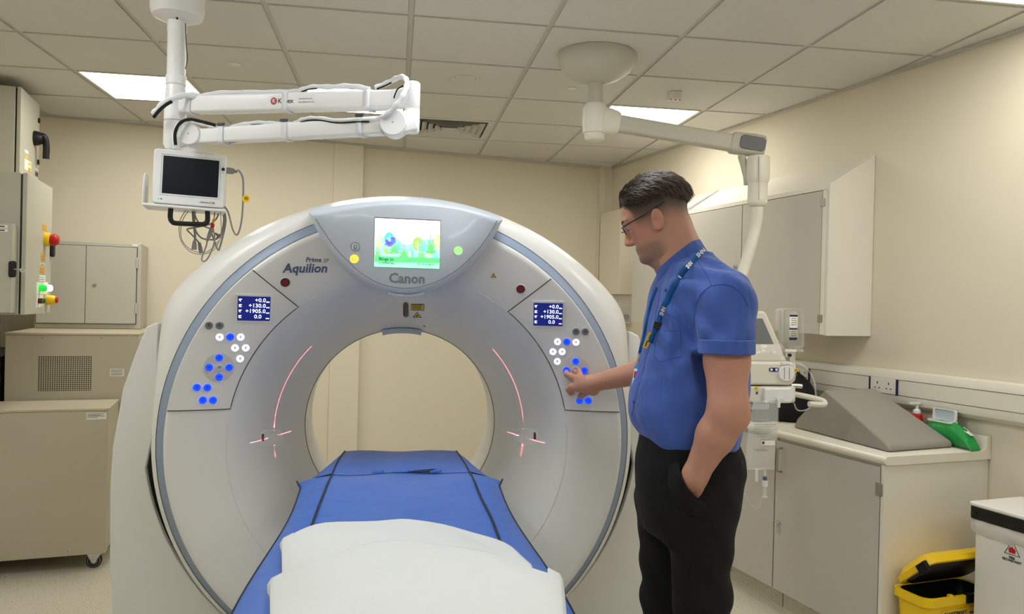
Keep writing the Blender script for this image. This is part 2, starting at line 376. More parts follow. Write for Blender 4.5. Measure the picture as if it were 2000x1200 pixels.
MB(GM).lathe([(r, y) for r, y in PR], 160, cap=False).build('front_cover', 'gantry_white', gan, ang=50)
MB(GM).lathe([(.387, 3.19), (.3845, 3.192), (.384, 3.1945)], 128, cap=False).build('bore_seam', 'seam_light', gan)
MB(GM).lathe([(.384, 3.194), (.386, 3.36), (.3865, 3.361), (.3865, 3.37), (.386, 3.372), (.392, 3.52), (.45, 3.68), (.52, 3.74)], 128, cap=False).build('bore_tube', 'gantry_white', gan, ang=50)
MB(GM).lathe([(.790, 2.742), (.796, 2.744), (.800, 2.742), (.828, 2.757), (.830, 2.764)], 160, cap=False).build('colour_band', 'band_blue', gan, ang=50)
def outR(a):
    s, c = sin(a), cos(a); Ra = -.213*s + sqrt(1.107**2-(.213*c)**2) if s > -.2 else 9
    Rs = .868/max(abs(c), 1e-3)
    if s < 0: Rs = .868
    k = 40; return -math.log(math.exp(-k*Ra)+math.exp(-k*Rs))/k + .006
def shell(t, a): R = outR(a); r = .830+(R-.830)*sin(t)**.85; return (r*cos(a), r*sin(a), 3.0-(3.0-2.757)*cos(t)**1.1)
NS = 200; A = [2*pi*k/NS for k in range(NS)]
secs = [[shell(pi/2*i/9, a) for a in A] for i in range(10)] + [[(outR(a)*cos(a), outR(a)*sin(a), y) for a in A] for y in (3.3, 3.62)] + [[(outR(a)*.95*cos(a), outR(a)*.95*sin(a), 3.70) for a in A], [(.52*cos(a), .52*sin(a), 3.74) for a in A]]
MB(GM).loft(secs, cap=False).build('outer_shell', 'gantry_white', gan, ang=60)
MB(GM).lathe([(.86, 2.985), (.90, 2.978), (.945, 2.990), (.950, 3.3)], 120, pi, 2*pi, cap=False).build('tilt_gap', 'black', gan)
# fixed side covers that carry the tilting ring
def side(sx):
    out = [(.868+.017, .40), (.868+.026, .403), (.885+.045, .386), (.965, .29), (1.005, .16), (1.036, -.05), (1.042, -.20), (1.038, -.45), (1.025, -.66), (1.015, -AZ)]
    arc = [(.931*cos(a), .931*sin(a)) for a in [radians(-8-74*k/24) for k in range(25)]]
    poly = [(.888, .39), (.890, .05)] + arc + [(arc[-1][0], -AZ)] + out[::-1]
    poly = [(sx*x, z) for x, z in poly]
    m = MB(GM).prism(poly, 2.962, 3.72)
    return m
side(-1).build('side_cover', 'gantry_white', gan, bevel=.009, seg=3, ang=30); side(1).build('side_cover', 'gantry_white', gan, bevel=.009, seg=3, ang=30)
MB(GM).box((-.2, -AZ, 2.99), (.2, -.925, 3.7)).build('base_plate', 'gantry_white', gan)
# control panels: leaf-shaped inserts with a dark joint round them
def arcpts(r, a0, a1, n): return [(r, a0+(a1-a0)*k/n) for k in range(n+1)]
def panel(sx):
    def ang(px, py): p = gpt(px, py); return atan2(p.z-AZ, (p.x-AX)*-sx if sx < 0 else (p.x-AX))
    R1 = .7865; zb = gpt(325, 803).z-AZ; ri = .572
    tp = gpt(493, 527); at_ = atan2(tp.z-AZ, abs(tp.x-AX)); cn = gpt(583, 600); rc = sqrt((cn.x-AX)**2+(cn.z-AZ)**2); ac = atan2(cn.z-AZ, abs(cn.x-AX))
    bo = math.asin(zb/R1); bl = gpt(449, 803); rb = sqrt((bl.x-AX)**2+(bl.z-AZ)**2)
    N = 30; K = 10; g = []
    for i in range(N+1):
        s = i/N; row = []
        for k in range(K+1):
            u = k/K
            # outer edge angle from bo to at_, inner edge from bottom-left corner to the pointed corner
            ao = bo+(at_-bo)*s; ai = math.asin(zb/rb)+(ac-math.asin(zb/rb))*s; rin = rb+(rc-rb)*s
            P1 = Vector((R1*cos(ao), R1*sin(ao))); P0 = Vector((rin*cos(ai), rin*sin(ai)))
            if s in (0, 1): P = P0.lerp(P1, u)
            else:
                P = P0.lerp(P1, u)
            row.append(P)
        g.append(row)
    def surf(P, off): r = P.length; return (AX+sx*P.x, prof(min(r, .7895))-off, AZ+P.y)
    def grid(off, grow):
        vs = []; c = sum((p for row in g for p in row), Vector((0, 0)))/((N+1)*(K+1))
        for row in g:
            for p in row:
                q = p + (p-c).normalized()*grow if grow else p; vs.append(surf(q, off))
        return vs
    fs = [(i*(K+1)+k, i*(K+1)+k+1, (i+1)*(K+1)+k+1, (i+1)*(K+1)+k) for i in range(N) for k in range(K)]
    pan = MB().add(grid(.0022, 0), fs).build('control_panel', 'gantry_white', gan, ang=50)
    loop = [g[0][k] for k in range(K, -1, -1)] + [g[i][0] for i in range(1, N+1)] + [g[N][k] for k in range(1, K+1)]
    MB().tube([surf(p, .0016) for p in loop], .0019, 6).build('panel_joint', 'seam_dark', pan)
    return pan
PL, PR_ = panel(-1), panel(1)
def disc(px, py, r, h, m, parent, name, off=.003, seg=24, dome=.3):
    p = gpt(px, py, off); M = gfr(p); return MB(M).lathe([(r, -.002), (r, h*.7), (r*.9, h), (0, h*(1+dome*.2))], seg).build(name, m, parent)
def button(px, py, kind, parent):
    r = .0125
    halo = disc(px, py, r*1.13, .0008, 'btn_halo' if kind != 'g' else 'gantry_grey', parent, 'button_ring')
    b = disc(px, py, r, .0035, {'b': 'btn_blue', 'w': 'btn_white', 'g': 'mid_grey', 'n': 'gantry_grey'}[kind], parent, 'button')
    p = gpt(px, py, .0072); M = gfr(p); mm = {'b': 'navy', 'w': 'ink_blue', 'g': 'ink', 'n': 'ink'}[kind]
    if kind != 'b' or True:
        q = MB(M); q.box((-.005, -.0007, 0), (.005, .0007, .0004)); q.box((-.0007, -.005, 0), (.0007, .005, .0004)) if kind != 'n' else None
        q.box((-.004, .003, 0), (.004, .004, .0004)).build('icon', mm, b, smooth=False)
LB = [(408, 636, 'g'), (429, 636, 'g'), (429, 659, 'w'), (449.5, 658.5, 'b'), (470, 659, 'w'), (459, 680, 'w'), (480, 680, 'w'), (469, 701, 'w'), (428, 699, 'b'), (408.5, 718, 'b'), (447.5, 718, 'b'), (428, 737, 'b'), (428.5, 718.5, 'n'), (384.5, 757, 'b'), (405, 757.5, 'b'), (396, 782, 'b'), (416, 782, 'b')]
RB = [(1125, 648, 'g'), (1143, 648, 'g'), (1089, 668, 'w'), (1107, 668, 'b'), (1125, 669, 'w'), (1080, 687.5, 'w'), (1098, 687.5, 'w'), (1088.5, 706.5, 'w'), (1124.5, 706, 'b'), (1106.5, 723.5, 'b'), (1141, 724, 'b'), (1124, 722, 'n'), (1132, 783, 'b'), (1149, 783, 'b')]
for lst, pan in ((LB, PL), (RB, PR_)):
    for a in lst: button(*a, pan)
disc(428, 718, .049, .0006, 'dial_pad', PL, 'dial_pad'); disc(1124, 722, .049, .0006, 'dial_pad', PR_, 'dial_pad')
for px0, px1, py, pan in ((396, 416, 782, PL), (1132, 1149, 783, PR_)):
    p = gpt((px0+px1)/2, py, .003); M = gfr(p); w = (gpt(px1, py)-gpt(px0, py)).length
    MB(M).prism(rrect(w+.036, .034, .016), -.002, .0006).build('button_pad', 'btn_halo', pan)
def minidisplay(x0, y0, x1, y1, pan, roll=.0):
    c = gpt((x0+x1)/2, (y0+y1)/2, .004); a = gpt(x0, (y0+y1)/2-.022*(x1-x0)/2, .004); b = gpt(x1, (y0+y1)/2+.022*(x1-x0)/2, .004); M = frame(c, (b-a), (0, gnorm(c).z*0, 1)); w = (b-a).length
    n = gnorm(c); xd = (b-a).normalized(); yd = n.cross(xd); M = frame(c, xd, yd); h = w*.80
    MB(M).prism(rrect(w+.014, h+.014, .006), -.004, .0015).build('display_bezel', 'gantry_white', pan)
    d = MB(M).prism(rrect(w, h, .002), 0, .0022).build('display', 'lcd_navy', pan)
    for k, s in enumerate(('+0.0', '+130.0', '+1905.0', '0.0')):
        y = h*(.345-.225*k); xr = w*.36 if k < 3 else w*.24
        text(s, M @ Matrix.Translation((xr, y, .0026)), h*.225, 'lcd_white', d, align='RIGHT', offset=.0002, sx=1.05)
        q = MB(M); q.box((w*.37, y-h*.085, .0022), (w*.475, y-h*.045, .003)); q.box((w*.40, y-h*.06, .0022), (w*.43, y-h*.03, .003)) if k == 0 else None
        q.build('unit_mark', 'lcd_white', d, smooth=False)
        q = MB(M); q.box((-w*.46, y+h*.02, .0022), (-w*.37, y+h*.05, .003)); q.box((-w*.43, y-h*.06, .0022), (-w*.405, y+h*.05, .003)); q.box((-w*.46, y-h*.03, .0022), (-w*.445, y+h*.04, .003))
        if k in (1, 3): q.box((-w*.46, y-h*.06, .0022), (-w*.37, y-h*.035, .003))
        q.build('status_icon', 'lcd_white', d, smooth=False)
minidisplay(464, 579, 528, 627, PL); minidisplay(1042, 592, 1099, 637, PR_)
for px, py in ((557, 552), (1017, 565)):
    p = gpt(px, py, .001); M = gfr(p); e = MB(M).lathe([(.019, 0), (.0185, .002), (.0165, .003), (.0155, .001)], 28, cap=False).build('stop_button_ring', 'gantry_white', gan)
    b = MB(M).lathe([(.0155, -.001), (.0155, .001), (.010, .003), (0, .0035)], 24).build('stop_button', 'dark_red', gan); tag(b, 'dark red recessed emergency stop button')
    q = MB(M); q.lathe([(.0085, .0038), (.0095, .0042), (.0075, .0042), (.0085, .0038)], 16, cap=False); q.box((-.004, -.0008, .0038), (.004, .0008, .0044)); q.box((-.003, -.004, .0038), (.003, -.003, .0044)); q.build('icon', 'kenex_red', b)
# small patches laid on the dished surface
def patch(loops, name, m, parent, **k):          # loops: list of (outline in pixels, height above the cover)
    return MB().loft([[gpt(x, y, h) for x, y in pts] for pts, h in loops]).build(name, m, parent, **k)
def rr_px(cx, cy, w, h, r, n=6, s=1, rot=.024): return [(cx+s*(x-y*-rot*0), cy+s*(-y)+s*x*rot) for x, y in rrect(w, h, r, n)]
# dish creases
def crease(a0, a1, r=.598): MB().tube([gpol(r, radians(a0+(a1-a0)*k/40), .0004) for k in range(41)], .0024, 6).build('crease_line', 'gantry_white', gan)
crease(114, 146); crease(66, 36); crease(174, 222); crease(6, -42)
# text on the cover
def gtext(s, px, py, size, m, sx=1, shear=0, offset=0, align='CENTER'):
    p = gpt(px, py, .0008); n = gnorm(p); xd = Vector((1, 0, 0)); xd = (xd-n*xd.dot(n)).normalized(); text(s, frame(p, xd, n.cross(xd)), size, m, gan, shear=shear, offset=offset, align=align, sx=sx)
gtext('Aquilion', 596, 525, .0445, 'ink_blue', .98, .18, .0011); gtext('Prime', 612, 508, .0225, 'ink_blue', .98, .2, .0005); gtext('SP', 636, 510, .0215, 'ink_grey', .95, .2, -.0001)
def gtri(px, py, s, m1, m2):
    p = gpt(px, py, .0012 if s < .012 else .005); M = gfr(p) @ Matrix.Diagonal((1, 1 if s < .012 else 1.9, 1, 1)); b = MB(M).prism([(-s, -.85*s), (s, -.85*s), (0, .9*s)], 0, .0006).build('warning_triangle', m1, gan, smooth=False)
    MB(M).prism([(-.76*s, -.70*s), (.76*s, -.70*s), (0, .66*s)], .0006, .0009).build('triangle_face', m2, b, smooth=False)
    q = MB(M)
    for k in range(3):
        a = pi/2+k*2*pi/3; q.prism([(.1*s*cos(a), .1*s*sin(a)-.25*s), (.38*s*cos(a-.5), .38*s*sin(a-.5)-.25*s), (.38*s*cos(a+.5), .38*s*sin(a+.5)-.25*s)], .0009, .0012)
    q.build('trefoil', m1, b, smooth=False)
gtri(964, 538, .0105, 'ink', 'orange_label')
lb = patch([(rr_px(815.5, 600.5, 26, 13, .6, 1), h) for h in (-.001, .0012)], 'laser_label', 'ink', gan, smooth=False); patch([(rr_px(815.5, 600.5, 24, 11.2, .5, 1), h) for h in (.001, .0016)], 'label_face', 'yellow_label', lb, smooth=False)
for k in range(4): patch([(rr_px(815-(k % 2), 596.4+2.7*k, 20-2*(k % 2), 1.1, .2, 1), h) for h in (.0020, .0040)], 'text_line', 'ink', lb, smooth=False)
tag(patch([(rr_px(792.5, 606, 10.5, 28, 5.2, 6), h) for h in (-.004, .0075)], 'sensor_slot', 'black', gan), 'black vertical sensor slot above the bore')
wt_ = patch([([(806, 620.5), (824, 621), (814.5, 609.5)], h) for h in (-.001, .0012)], 'warning_triangle', 'ink', gan, smooth=False); patch([([(808.3, 619.4), (821.6, 619.8), (814.6, 611.6)], h) for h in (.001, .0016)], 'triangle_face', 'yellow_label', wt_, smooth=False)
patch([(rr_px(814.8, 617, 4.2, 3.4, 1.6, 4), h) for h in (.0014, .0020)], 'laser_symbol', 'ink', wt_, smooth=False)
p = gpt(829, 637, .0005); MB(gfr(p)).lathe([(.004, 0), (.004, .001), (0, .0015)], 10).build('pin_hole', 'ink', gan)
MB(GM).lathe([(.392, 3.16), (.372, 3.165), (.370, 3.172), (.372, 3.18), (.388, 3.185)], 24, radians(79), radians(103), cap=False).build('bore_clip', 'gantry_grey', gan)
# positioning laser windows and their traces
for sx, px, py in ((-1, 530.5, 856), (1, 1027.5, 853)):
    ww = patch([(rr_px(px, py, 45, 30, 14, 8, sc_), h) for sc_, h in ((1.06, -.001), (1.0, .0022), (.93, .0034), (.84, .0026), (.72, .0010), (.5, .0008))], 'laser_window', 'plastic_white', gan, ang=70)
    q = patch([(rr_px(px+sx*17, py-1, 5, 14, 1.5, 3), h) for h in (.0008, .0032)], 'laser_lens', 'dark_red', ww); tag(q, 'dark red laser lens')
# real fan lasers behind the two windows: each throws a thin upright and a thin level fan on to the opposite side of the funnel
def fan_laser(px, py, sx):
    p = gpt(px, py, .012); l = bpy.data.lights.new('positioning_laser', 'POINT'); l.color = (1, .16, .20); l.energy = LASER_W; l.shadow_soft_size = 0; l.use_nodes = True
    nt = l.node_tree; em = nt.nodes['Emission']; tc = nt.nodes.new('ShaderNodeTexCoord'); sp_ = nt.nodes.new('ShaderNodeSeparateXYZ'); nt.links.new(tc.outputs['Normal'], sp_.inputs[0])
    def m(op, a, b): 
        n = nt.nodes.new('ShaderNodeMath'); n.operation = op
        for i, v in enumerate((a, b)):
            if hasattr(v, 'links'): nt.links.new(v, n.inputs[i])
            elif v is not None: n.inputs[i].default_value = v
        return n.outputs[0]
    X, Y, Z = sp_.outputs; ax_ = m('ABSOLUTE', X, None); fwd = m('GREATER_THAN', m('MULTIPLY', X, -sx), .5)
    up_ = m('MULTIPLY', m('LESS_THAN', m('ABSOLUTE', Y, None), .0017), m('MULTIPLY', m('LESS_THAN', m('DIVIDE', Z, ax_), .42), m('GREATER_THAN', m('DIVIDE', Z, ax_), -.10)))
    lv_ = m('MULTIPLY', m('LESS_THAN', m('ABSOLUTE', Z, None), .0013), m('LESS_THAN', m('ABSOLUTE', m('DIVIDE', Y, ax_), None), .13))
    nt.links.new(m('MULTIPLY', fwd, m('MAXIMUM', up_, lv_)), em.inputs['Strength'])
    o = bpy.data.objects.new('positioning_laser', l); col(o); o.parent = gan; o.matrix_parent_inverse = WM[gan].inverted(); o.location = p
LASER_W = 170
fan_laser(538, 855, -1); fan_laser(1020, 852, 1)
# display pod over the bore
def ppx(pts, Y): return [pY(x, y, Y) for x, y in pts]
botF = [(617, 428), (630, 449), (650, 478), (676, 507), (706, 534), (740, 553), (775, 562), (808, 562), (842, 554), (874, 539), (905, 517), (934, 487), (956, 457), (971, 431)]
topF = [(940, 421), (905, 412), (868, 406), (830, 403), (790, 402), (750, 403), (712, 407), (676, 413), (645, 420)]
botO = [(603, 414), (620, 452), (642, 488), (668, 517), (700, 545), (738, 566), (775, 577), (810, 577), (846, 568), (880, 551), (912, 527), (943, 494), (966, 460), (982, 430)]
topO = [(945, 417), (905, 406), (868, 399), (830, 394), (790, 392), (750, 393), (712, 396), (676, 401), (640, 407)]
Yf = 2.630
def dens(l): return [tuple(p[:2]) for p in bez([(x, y, 0) for x, y in l+l[:1]], 3)][:-1]
# measured loop, kept open at the two upper corners
def loop(b, t): return [tuple(p[:2]) for p in bez([(x, y, 0) for x, y in b], 4)] + [tuple(p[:2]) for p in bez([(x, y, 0) for x, y in t], 4)]
LF, LO = loop(botF, topF), loop(botO, topO); nb = (len(botF)-1)*4+1
S0 = ppx(LF, Yf); S1 = ppx([(a+(c-a)*.55, b+(d-b)*.45) for (a, b), (c, d) in zip(LF, LO)], Yf+.004); S2 = ppx(LO, Yf+.03)
def sec(Y, dz):
    out = []
    for k, p in enumerate(S2):
        if k >= nb: out.append(Vector((p.x*(1+dz*.3), Y, p.z+dz)))
        else: w = max(0, 1-min(k, nb-1-k)/6); out.append(Vector((p.x, Y, p.z+dz*w)))
    return out
pod = MB().loft([S0, S1, S2, sec(2.76, .025), sec(2.95, .052)]).build('display_pod', 'gantry_grey', gan, ang=50)
tag(pod, 'light grey crescent display housing with lit screen')
ring = [p + Vector((0, -.0006, 0)) for p in S0[:nb]]; MB().tube(ring, .0011, 6).build('pod_joint', 'ink_grey', pod)
SM = frame(pY(795, 545, Yf-.0005), (1, 0, 0), (0, 0, 1))
text('Canon', SM, .0465, 'ink_grey', pod, align='CENTER', offset=.0013, sx=.98)
LSp = [pY(758, 572, Yf+.02), pY(775, 576.5, Yf+.018), pY(793, 578, Yf+.017), pY(811, 576.5, Yf+.018), pY(828, 572.5, Yf+.02)]
MB().tube(bez([p+Vector((0, -.001, -.001)) for p in LSp], 6), .0052, 8).build('lamp_lens', 'gantry_grey', pod); MB(Matrix.Translation(pY(782, 576.5, Yf+.010))).ball((0, 0, 0), (.013, .004, .0028), 12, 8).build('lens_bead', 'plastic_white', pod)  # grey lens bar with a plain white oval bead on it
# screen: bezel edge, lit picture
SY = Yf-.0012
def sp(cx, cy, k=0): return pY(700+cx/8, 410+cy/8, SY-k*.0004)
def flat(pts, m, name, k, parent):
    P = [sp(x, y, k) for x, y in pts]; return MB().loft([P, [p+Vector((0, .0003, 0)) for p in P]]).build(name, m, parent, smooth=False)
def emx(n, c, s=1.0): return emat('scr_'+n, c, s)
for n, c in dict(sky=(243, 251, 251), hill=(170, 230, 236), hill2=(176, 232, 226), teal=(88, 206, 190), lime=(158, 214, 90), tan=(222, 220, 160), green=(104, 214, 110), green2=(126, 224, 120), aqua=(120, 222, 214), ground=(96, 220, 126), ground2=(156, 245, 200), violet=(112, 118, 236), violet2=(92, 96, 214), vein=(205, 245, 215), yellow=(244, 224, 140), grey=(196, 206, 204), ink=(24, 70, 70)).items(): emx(n, c, .95)
flat([(250, 112), (1288, 162), (1274, 933), (240, 897)], 'mid_grey', 'screen_bezel', -1, pod)
scr = flat([(258, 128), (1280, 176), (1266, 924), (246, 890)], 'scr_sky', 'screen', 0, pod); tag(scr, 'lit welcome screen with cartoon garden picture')
flat([(258, 490), (420, 400), (500, 390), (600, 450), (680, 510), (750, 548), (800, 545), (850, 515), (940, 480), (1080, 470), (1277, 450), (1272, 760), (252, 730)], 'scr_hill', 'hill', 1, scr)
def leaf(cx, cy, rx, ry, m, k, parent=scr):
    f = flat([(cx+rx*cos(2*pi*i/28), cy+ry*sin(2*pi*i/28)*(1.1 if sin(2*pi*i/28) > 0 else .95)) for i in range(28)], m, 'tree_crown', k, parent); flat([(cx-5, cy-ry*.55), (cx+5, cy-ry*.55), (cx+9, cy+ry*1.35), (cx-9, cy+ry*1.35)], 'scr_vein', 'tree_stem', k+.5, f)
    for s, q in ((-1, .1), (1, .35), (-1, .6)): flat([(cx, cy+ry*q), (cx+s*rx*.55, cy+ry*(q-.35)), (cx+s*rx*.6, cy+ry*(q-.28)), (cx, cy+ry*(q+.12))], 'scr_vein', 'leaf_vein', k+.5, f)
leaf(482, 455, 74, 110, 'scr_teal', 2); leaf(928, 530, 80, 104, 'scr_lime', 2); flat([(1277, 383), (1230, 386), (1190, 430), (1172, 500), (1180, 570), (1212, 610), (1268, 618)], 'scr_tan', 'tree_crown', 2, scr)
def bush(cx, by, w, h, n, m, k):
    pts = []
    for i in range(n):
        a = pi*(i+.5)/n; L = 1-.25*abs(cos(a)); d = pi/n*.42
        pts += [(cx+w*.38*cos(a-d*1.2), by-h*.42*sin(a-d*1.2)), (cx+w*L*cos(a-d*.25), by-h*L*sin(a-d*.25)), (cx+w*L*cos(a+d*.25), by-h*L*sin(a+d*.25))]
    flat([(cx+w*.4, by)] + pts + [(cx-w*.4, by)], m, 'bush', k, scr)
for cx, by, w, h, n, m, k in ((320, 600, 60, 245, 5, 'scr_tan', 2), (1010, 640, 80, 160, 7, 'scr_aqua', 2.6), (620, 640, 70, 160, 7, 'scr_aqua', 2.6), (820, 740, 80, 160, 7, 'scr_aqua', 2.8), (1130, 690, 95, 230, 7, 'scr_green', 3), (560, 690, 100, 155, 8, 'scr_green', 3), (430, 690, 70, 110, 6, 'scr_lime', 3.2), (300, 740, 60, 150, 6, 'scr_green2', 3), (710, 750, 85, 165, 8, 'scr_green', 3.4), (985, 765, 85, 150, 8, 'scr_green2', 3.4), (1210, 770, 60, 100, 7, 'scr_aqua', 3.4), (800, 740, 30, 90, 4, 'scr_yellow', 3.6), (400, 730, 50, 70, 6, 'scr_hill2', 3.6), (1100, 765, 35, 70, 5, 'scr_yellow', 3.8), (560, 745, 60, 70, 7, 'scr_hill2', 3.6)): bush(cx, by, w*1.15, h*1.3, n, m, k)
teeth = []
for i in range(33): x = 254+i*31.5; y = 735+(x-254)*.03; teeth += [(x, y), (x+16, y-22)]
flat(teeth + [(1269, 765), (1266, 850), (250, 830)], 'scr_ground', 'lawn', 4, scr); flat([(250, 812), (1267, 836), (1266, 924), (246, 890)], 'scr_ground2', 'lawn_edge', 4.4, scr)
bird = flat([(400, 556), (424, 528), (418, 470), (440, 458), (470, 484), (500, 500), (512, 470), (505, 440), (520, 425), (545, 430), (560, 420), (585, 450), (578, 462), (584, 480), (575, 515), (540, 550), (505, 572), (480, 580), (440, 552)], 'scr_violet', 'bird', 5, scr)
flat([(424, 470), (470, 500), (510, 515), (540, 500), (500, 545), (450, 540)], 'scr_violet2', 'wing', 5.4, bird); flat([(518, 440), (540, 434), (548, 452), (534, 466), (518, 458)], 'scr_violet2', 'eye_patch', 5.4, bird)
for a, b in (((583, 402), (614, 374)), ((610, 408), (638, 394)), ((600, 428), (642, 430))): flat([a, b, (b[0]+2, b[1]+4), (a[0]+2, a[1]+4)], 'scr_ink', 'chirp_mark', 5, scr)
flat([(548, 252), (1255, 284), (1255, 289), (548, 258)], 'scr_grey', 'rule_line', 1.5, scr)
def stext(s, cx, cy, size, off=0): text(s, frame(sp(cx, cy, 6), (1, 0, -.01), (0, 0, 1)), size, 'scr_ink', scr, depth=.0002, offset=off)
stext('Blogs Jo', 318, 766, .0155, .0003); stext('999999.001', 364, 832, .0092, .0002); stext('12.12.2012', 988, 850, .0092, .0002)
for x, y, w, h in ((320, 815, 32, 28), (916, 834, 56, 30)):
    for a, b, c, d in ((x, y, x+w, y+5), (x, y+h-5, x+w, y+h), (x, y, x+5, y+h), (x+w-5, y, x+w, y+h)): flat([(a, b), (c, b), (c, d), (a, d)], 'scr_ink', 'field_icon', 6, scr)
def picon(px, py, m, ringm, mark):
    p = pY(px, py, Yf-.0004); M = frame(p, (1, 0, 0), (0, 0, 1)); b = MB(M).lathe([(.0150, 0), (.0150, .0006), (0, .0008)], 28).build('lamp_icon', m, pod)
    q = MB(M)
    for r in mark: q.lathe([(r, .0008), (r, .0013), (r-.0011, .0013), (r-.0011, .0008)], 28, cap=False)
    q.build('icon_ring', ringm, b); return M, b
M, b = picon(694, 482, 'gantry_grey', 'ink', (.0150,)); q = MB(M).lathe([(.006, .0008), (.006, .0014), (.005, .0014)], 18, cap=False); q.box((-.005, -.011, .0008), (-.0038, -.004, .0014)); q.box((.0038, -.011, .0008), (.005, -.004, .0014)); q.box((-.0008, -.011, .0008), (.0008, -.005, .0014)); q.build('icon_figure', 'ink', b)
M, b = picon(692, 506, 'icon_yellow', 'paper', (.0152,)); q = MB(M).box((-.009, -.005, .0008), (.009, -.0035, .0014)); q.box((-.009, -.005, .0008), (-.0075, .006, .0014)); q.box((-.006, -.003, .0008), (-.0025, .004, .0014)); q.box((0, -.002, .0008), (.009, 0, .0014)); q.build('icon_figure', 'paper', b, smooth=False)
M, b = picon(895, 490, 'icon_green', 'paper', (.0155, .0110, .0055))
# ------------------------------------------------------------------ patient table
TX, TZ = .031, .89
tab = thing('patient_table', 'long patient table with blue vinyl mattress running into the scanner bore', 'patient table', (TX, 1.2, 0))
def tb(x, y, z): return (TX+x, y, z)
MB().loft([[tb(x*w, y, z) for x, z in [(.235*cos(pi+pi*k/12), TZ-.045-.05*sin(pi*k/12)*1.0) for k in range(13)] + [(.235, TZ-.03), (-.235, TZ-.03)]] for y, w in ((.35, 1), (2.93, 1))]).build('table_board', 'gantry_grey', tab)
MB(Matrix.Translation((TX, 0, 0))).box((-.25, .45, .06), (.25, 2.05, .70)).build('table_base', 'gantry_white', tab, bevel=.03, seg=4)
MB(Matrix.Translation((TX, 0, 0))).box((-.34, .35, 0), (.34, 2.25, .07)).build('floor_plinth', 'gantry_grey', tab, bevel=.02, seg=3)
MB(Matrix.Translation((TX, 0, 0))).box((-.20, .40, .68), (.20, 2.55, TZ-.08)).build('carriage', 'gantry_white', tab, bevel=.015)
YF_ = 2.645                                      # joint between the long mattress and the head pad
def wav(x, y): return .004*sin(x*14+y*5)*sin(y*7+1)+.003*sin(x*23-y*11)
def mat_sec(y, cw, hw, z, drop, w=1, nx=8):
    top = []
    for k in range(nx+1):
        x = -cw+2*cw*k/nx; top.append(tb(x, y, z+wav(x, y)*w))
    L = [tb(-hw, y, z-drop), tb(-hw*.9-cw*.1, y, z-drop*.72), tb(-hw*.5-cw*.5, y, z-drop*.32)]; R = [tb(hw*.5+cw*.5, y, z-drop*.32), tb(hw*.9+cw*.1, y, z-drop*.72), tb(hw, y, z-drop)]
    return L + top + R + [tb(hw*.97, y, z-drop-.012), tb(.2, y, z-.055), tb(-.2, y, z-.055), tb(-hw*.97, y, z-drop-.012)]
ys = [.40+(YF_-.40)*k/24 for k in range(25)]
def hwid(y): return .322+.010*sin(y*5)+(.018 if y > 2.55 else 0)*(y-2.55)/.09
m1 = MB().loft([mat_sec(y, .232, hwid(y), TZ+(.012*((y-2.45)/.195)**2 if y > 2.45 else 0)*-1, .034) for y in ys]).build('mattress', 'mattress_blue', tab, ang=50)
yh = [YF_+.004+(2.97-YF_)*k/8 for k in range(9)]
hp = [mat_sec(y, .232-.020*(k/8)**1.5, .335-.083*(k/8)**.8, TZ-.010+.014*sin(pi*k/8*.6), .045+.012*k/8, 1) for k, y in enumerate(yh)]
m2 = MB().loft(hp).build('head_pad', 'mattress_blue', tab, ang=50)
for s in (-1, 1):
    MB().tube([tb(s*.232, y, TZ+.002+wav(s*.232, y)) for y in ys[:-2]] + [tb(s*.232, YF_, TZ-.008+wav(s*.232, YF_))], .0035, 6).build('piping', 'piping_navy', m1)
    MB().tube([hp[k][3 if s < 0 else 11] for k in range(9)], .003, 6).build('piping', 'piping_navy', m2)
    MB().tube([(p[0], p[1]-.001, p[2]) for p in (hp[0][:4] if s < 0 else hp[0][11:14])], .0042, 6).build('edge_piping', 'piping_navy', m2)
    MB().tube([tb(s*hwid(y), y, TZ-.034) for y in ys], .0032, 6).build('edge_piping', 'piping_navy', m1)
# puckered seam folds at the joint
for cx, w, h in ((-.003, .03, .004), (.075, .05, .007), (-.08, .02, .003), (.115, .02, .003)):
    MB().loft([[tb(cx-w, YF_-.010, TZ-.001), tb(cx-w*.3, YF_-.012+h*.5, TZ+.003), tb(cx+w*.6, YF_-.002+h, TZ+.003), tb(cx+w, YF_+.002+h, TZ+.000)], [tb(cx-w, YF_-.011, TZ-.004), tb(cx-w*.3, YF_-.016, TZ-.004), tb(cx+w*.6, YF_-.010, TZ-.004), tb(cx+w, YF_+.000, TZ-.004)]], closed=False, cap=False).build('seam_fold', 'piping_navy' if w > .04 else 'mattress_blue', m2, solid=.002)
# ------------------------------------------------------------------ white sheet folded over the mattress
def sheet_layer(top, left_ext, bulge, name, parent, y_end, zb, seed):
    # top: measured outline of the far edge (pixels), cloth lies on the mattress and humps in the middle
    P = [pZ(x, y, z) for x, y, z in top]; n = len(P); rows = []
    M_ = 14
    for i in range(M_+1):
        s = i/M_; row = []
        for k, p in enumerate(P):
            x = p.x-TX; y = p.y+(y_end-p.y)*s; hw = .35
            z = p.z + (zb-p.z)*(s**.7)*.5 + bulge*sin(pi*min(1, s*1.6))*(1-(x/.36)**2)*.6
            z += .005*sin(x*17+seed+s*7)*(.3+s)+.004*sin(x*31-s*13+seed)+.004*sin(s*23+x*6+seed*2)*min(1, s*3)
            xx = TX + (p.x-TX)*(1-left_ext+left_ext*y/p.y)
            row.append((xx, y, z))
        rows.append(row)
    return MB().loft(rows, cap=False, closed=False).build(name, 'sheet_white', parent, ang=80, solid=.004, sub=1)
sh = thing('white_sheet', 'creased white sheet folded in layers over the blue patient table', 'sheet', (TX, 1.5, TZ))
def surfz(px): return 0
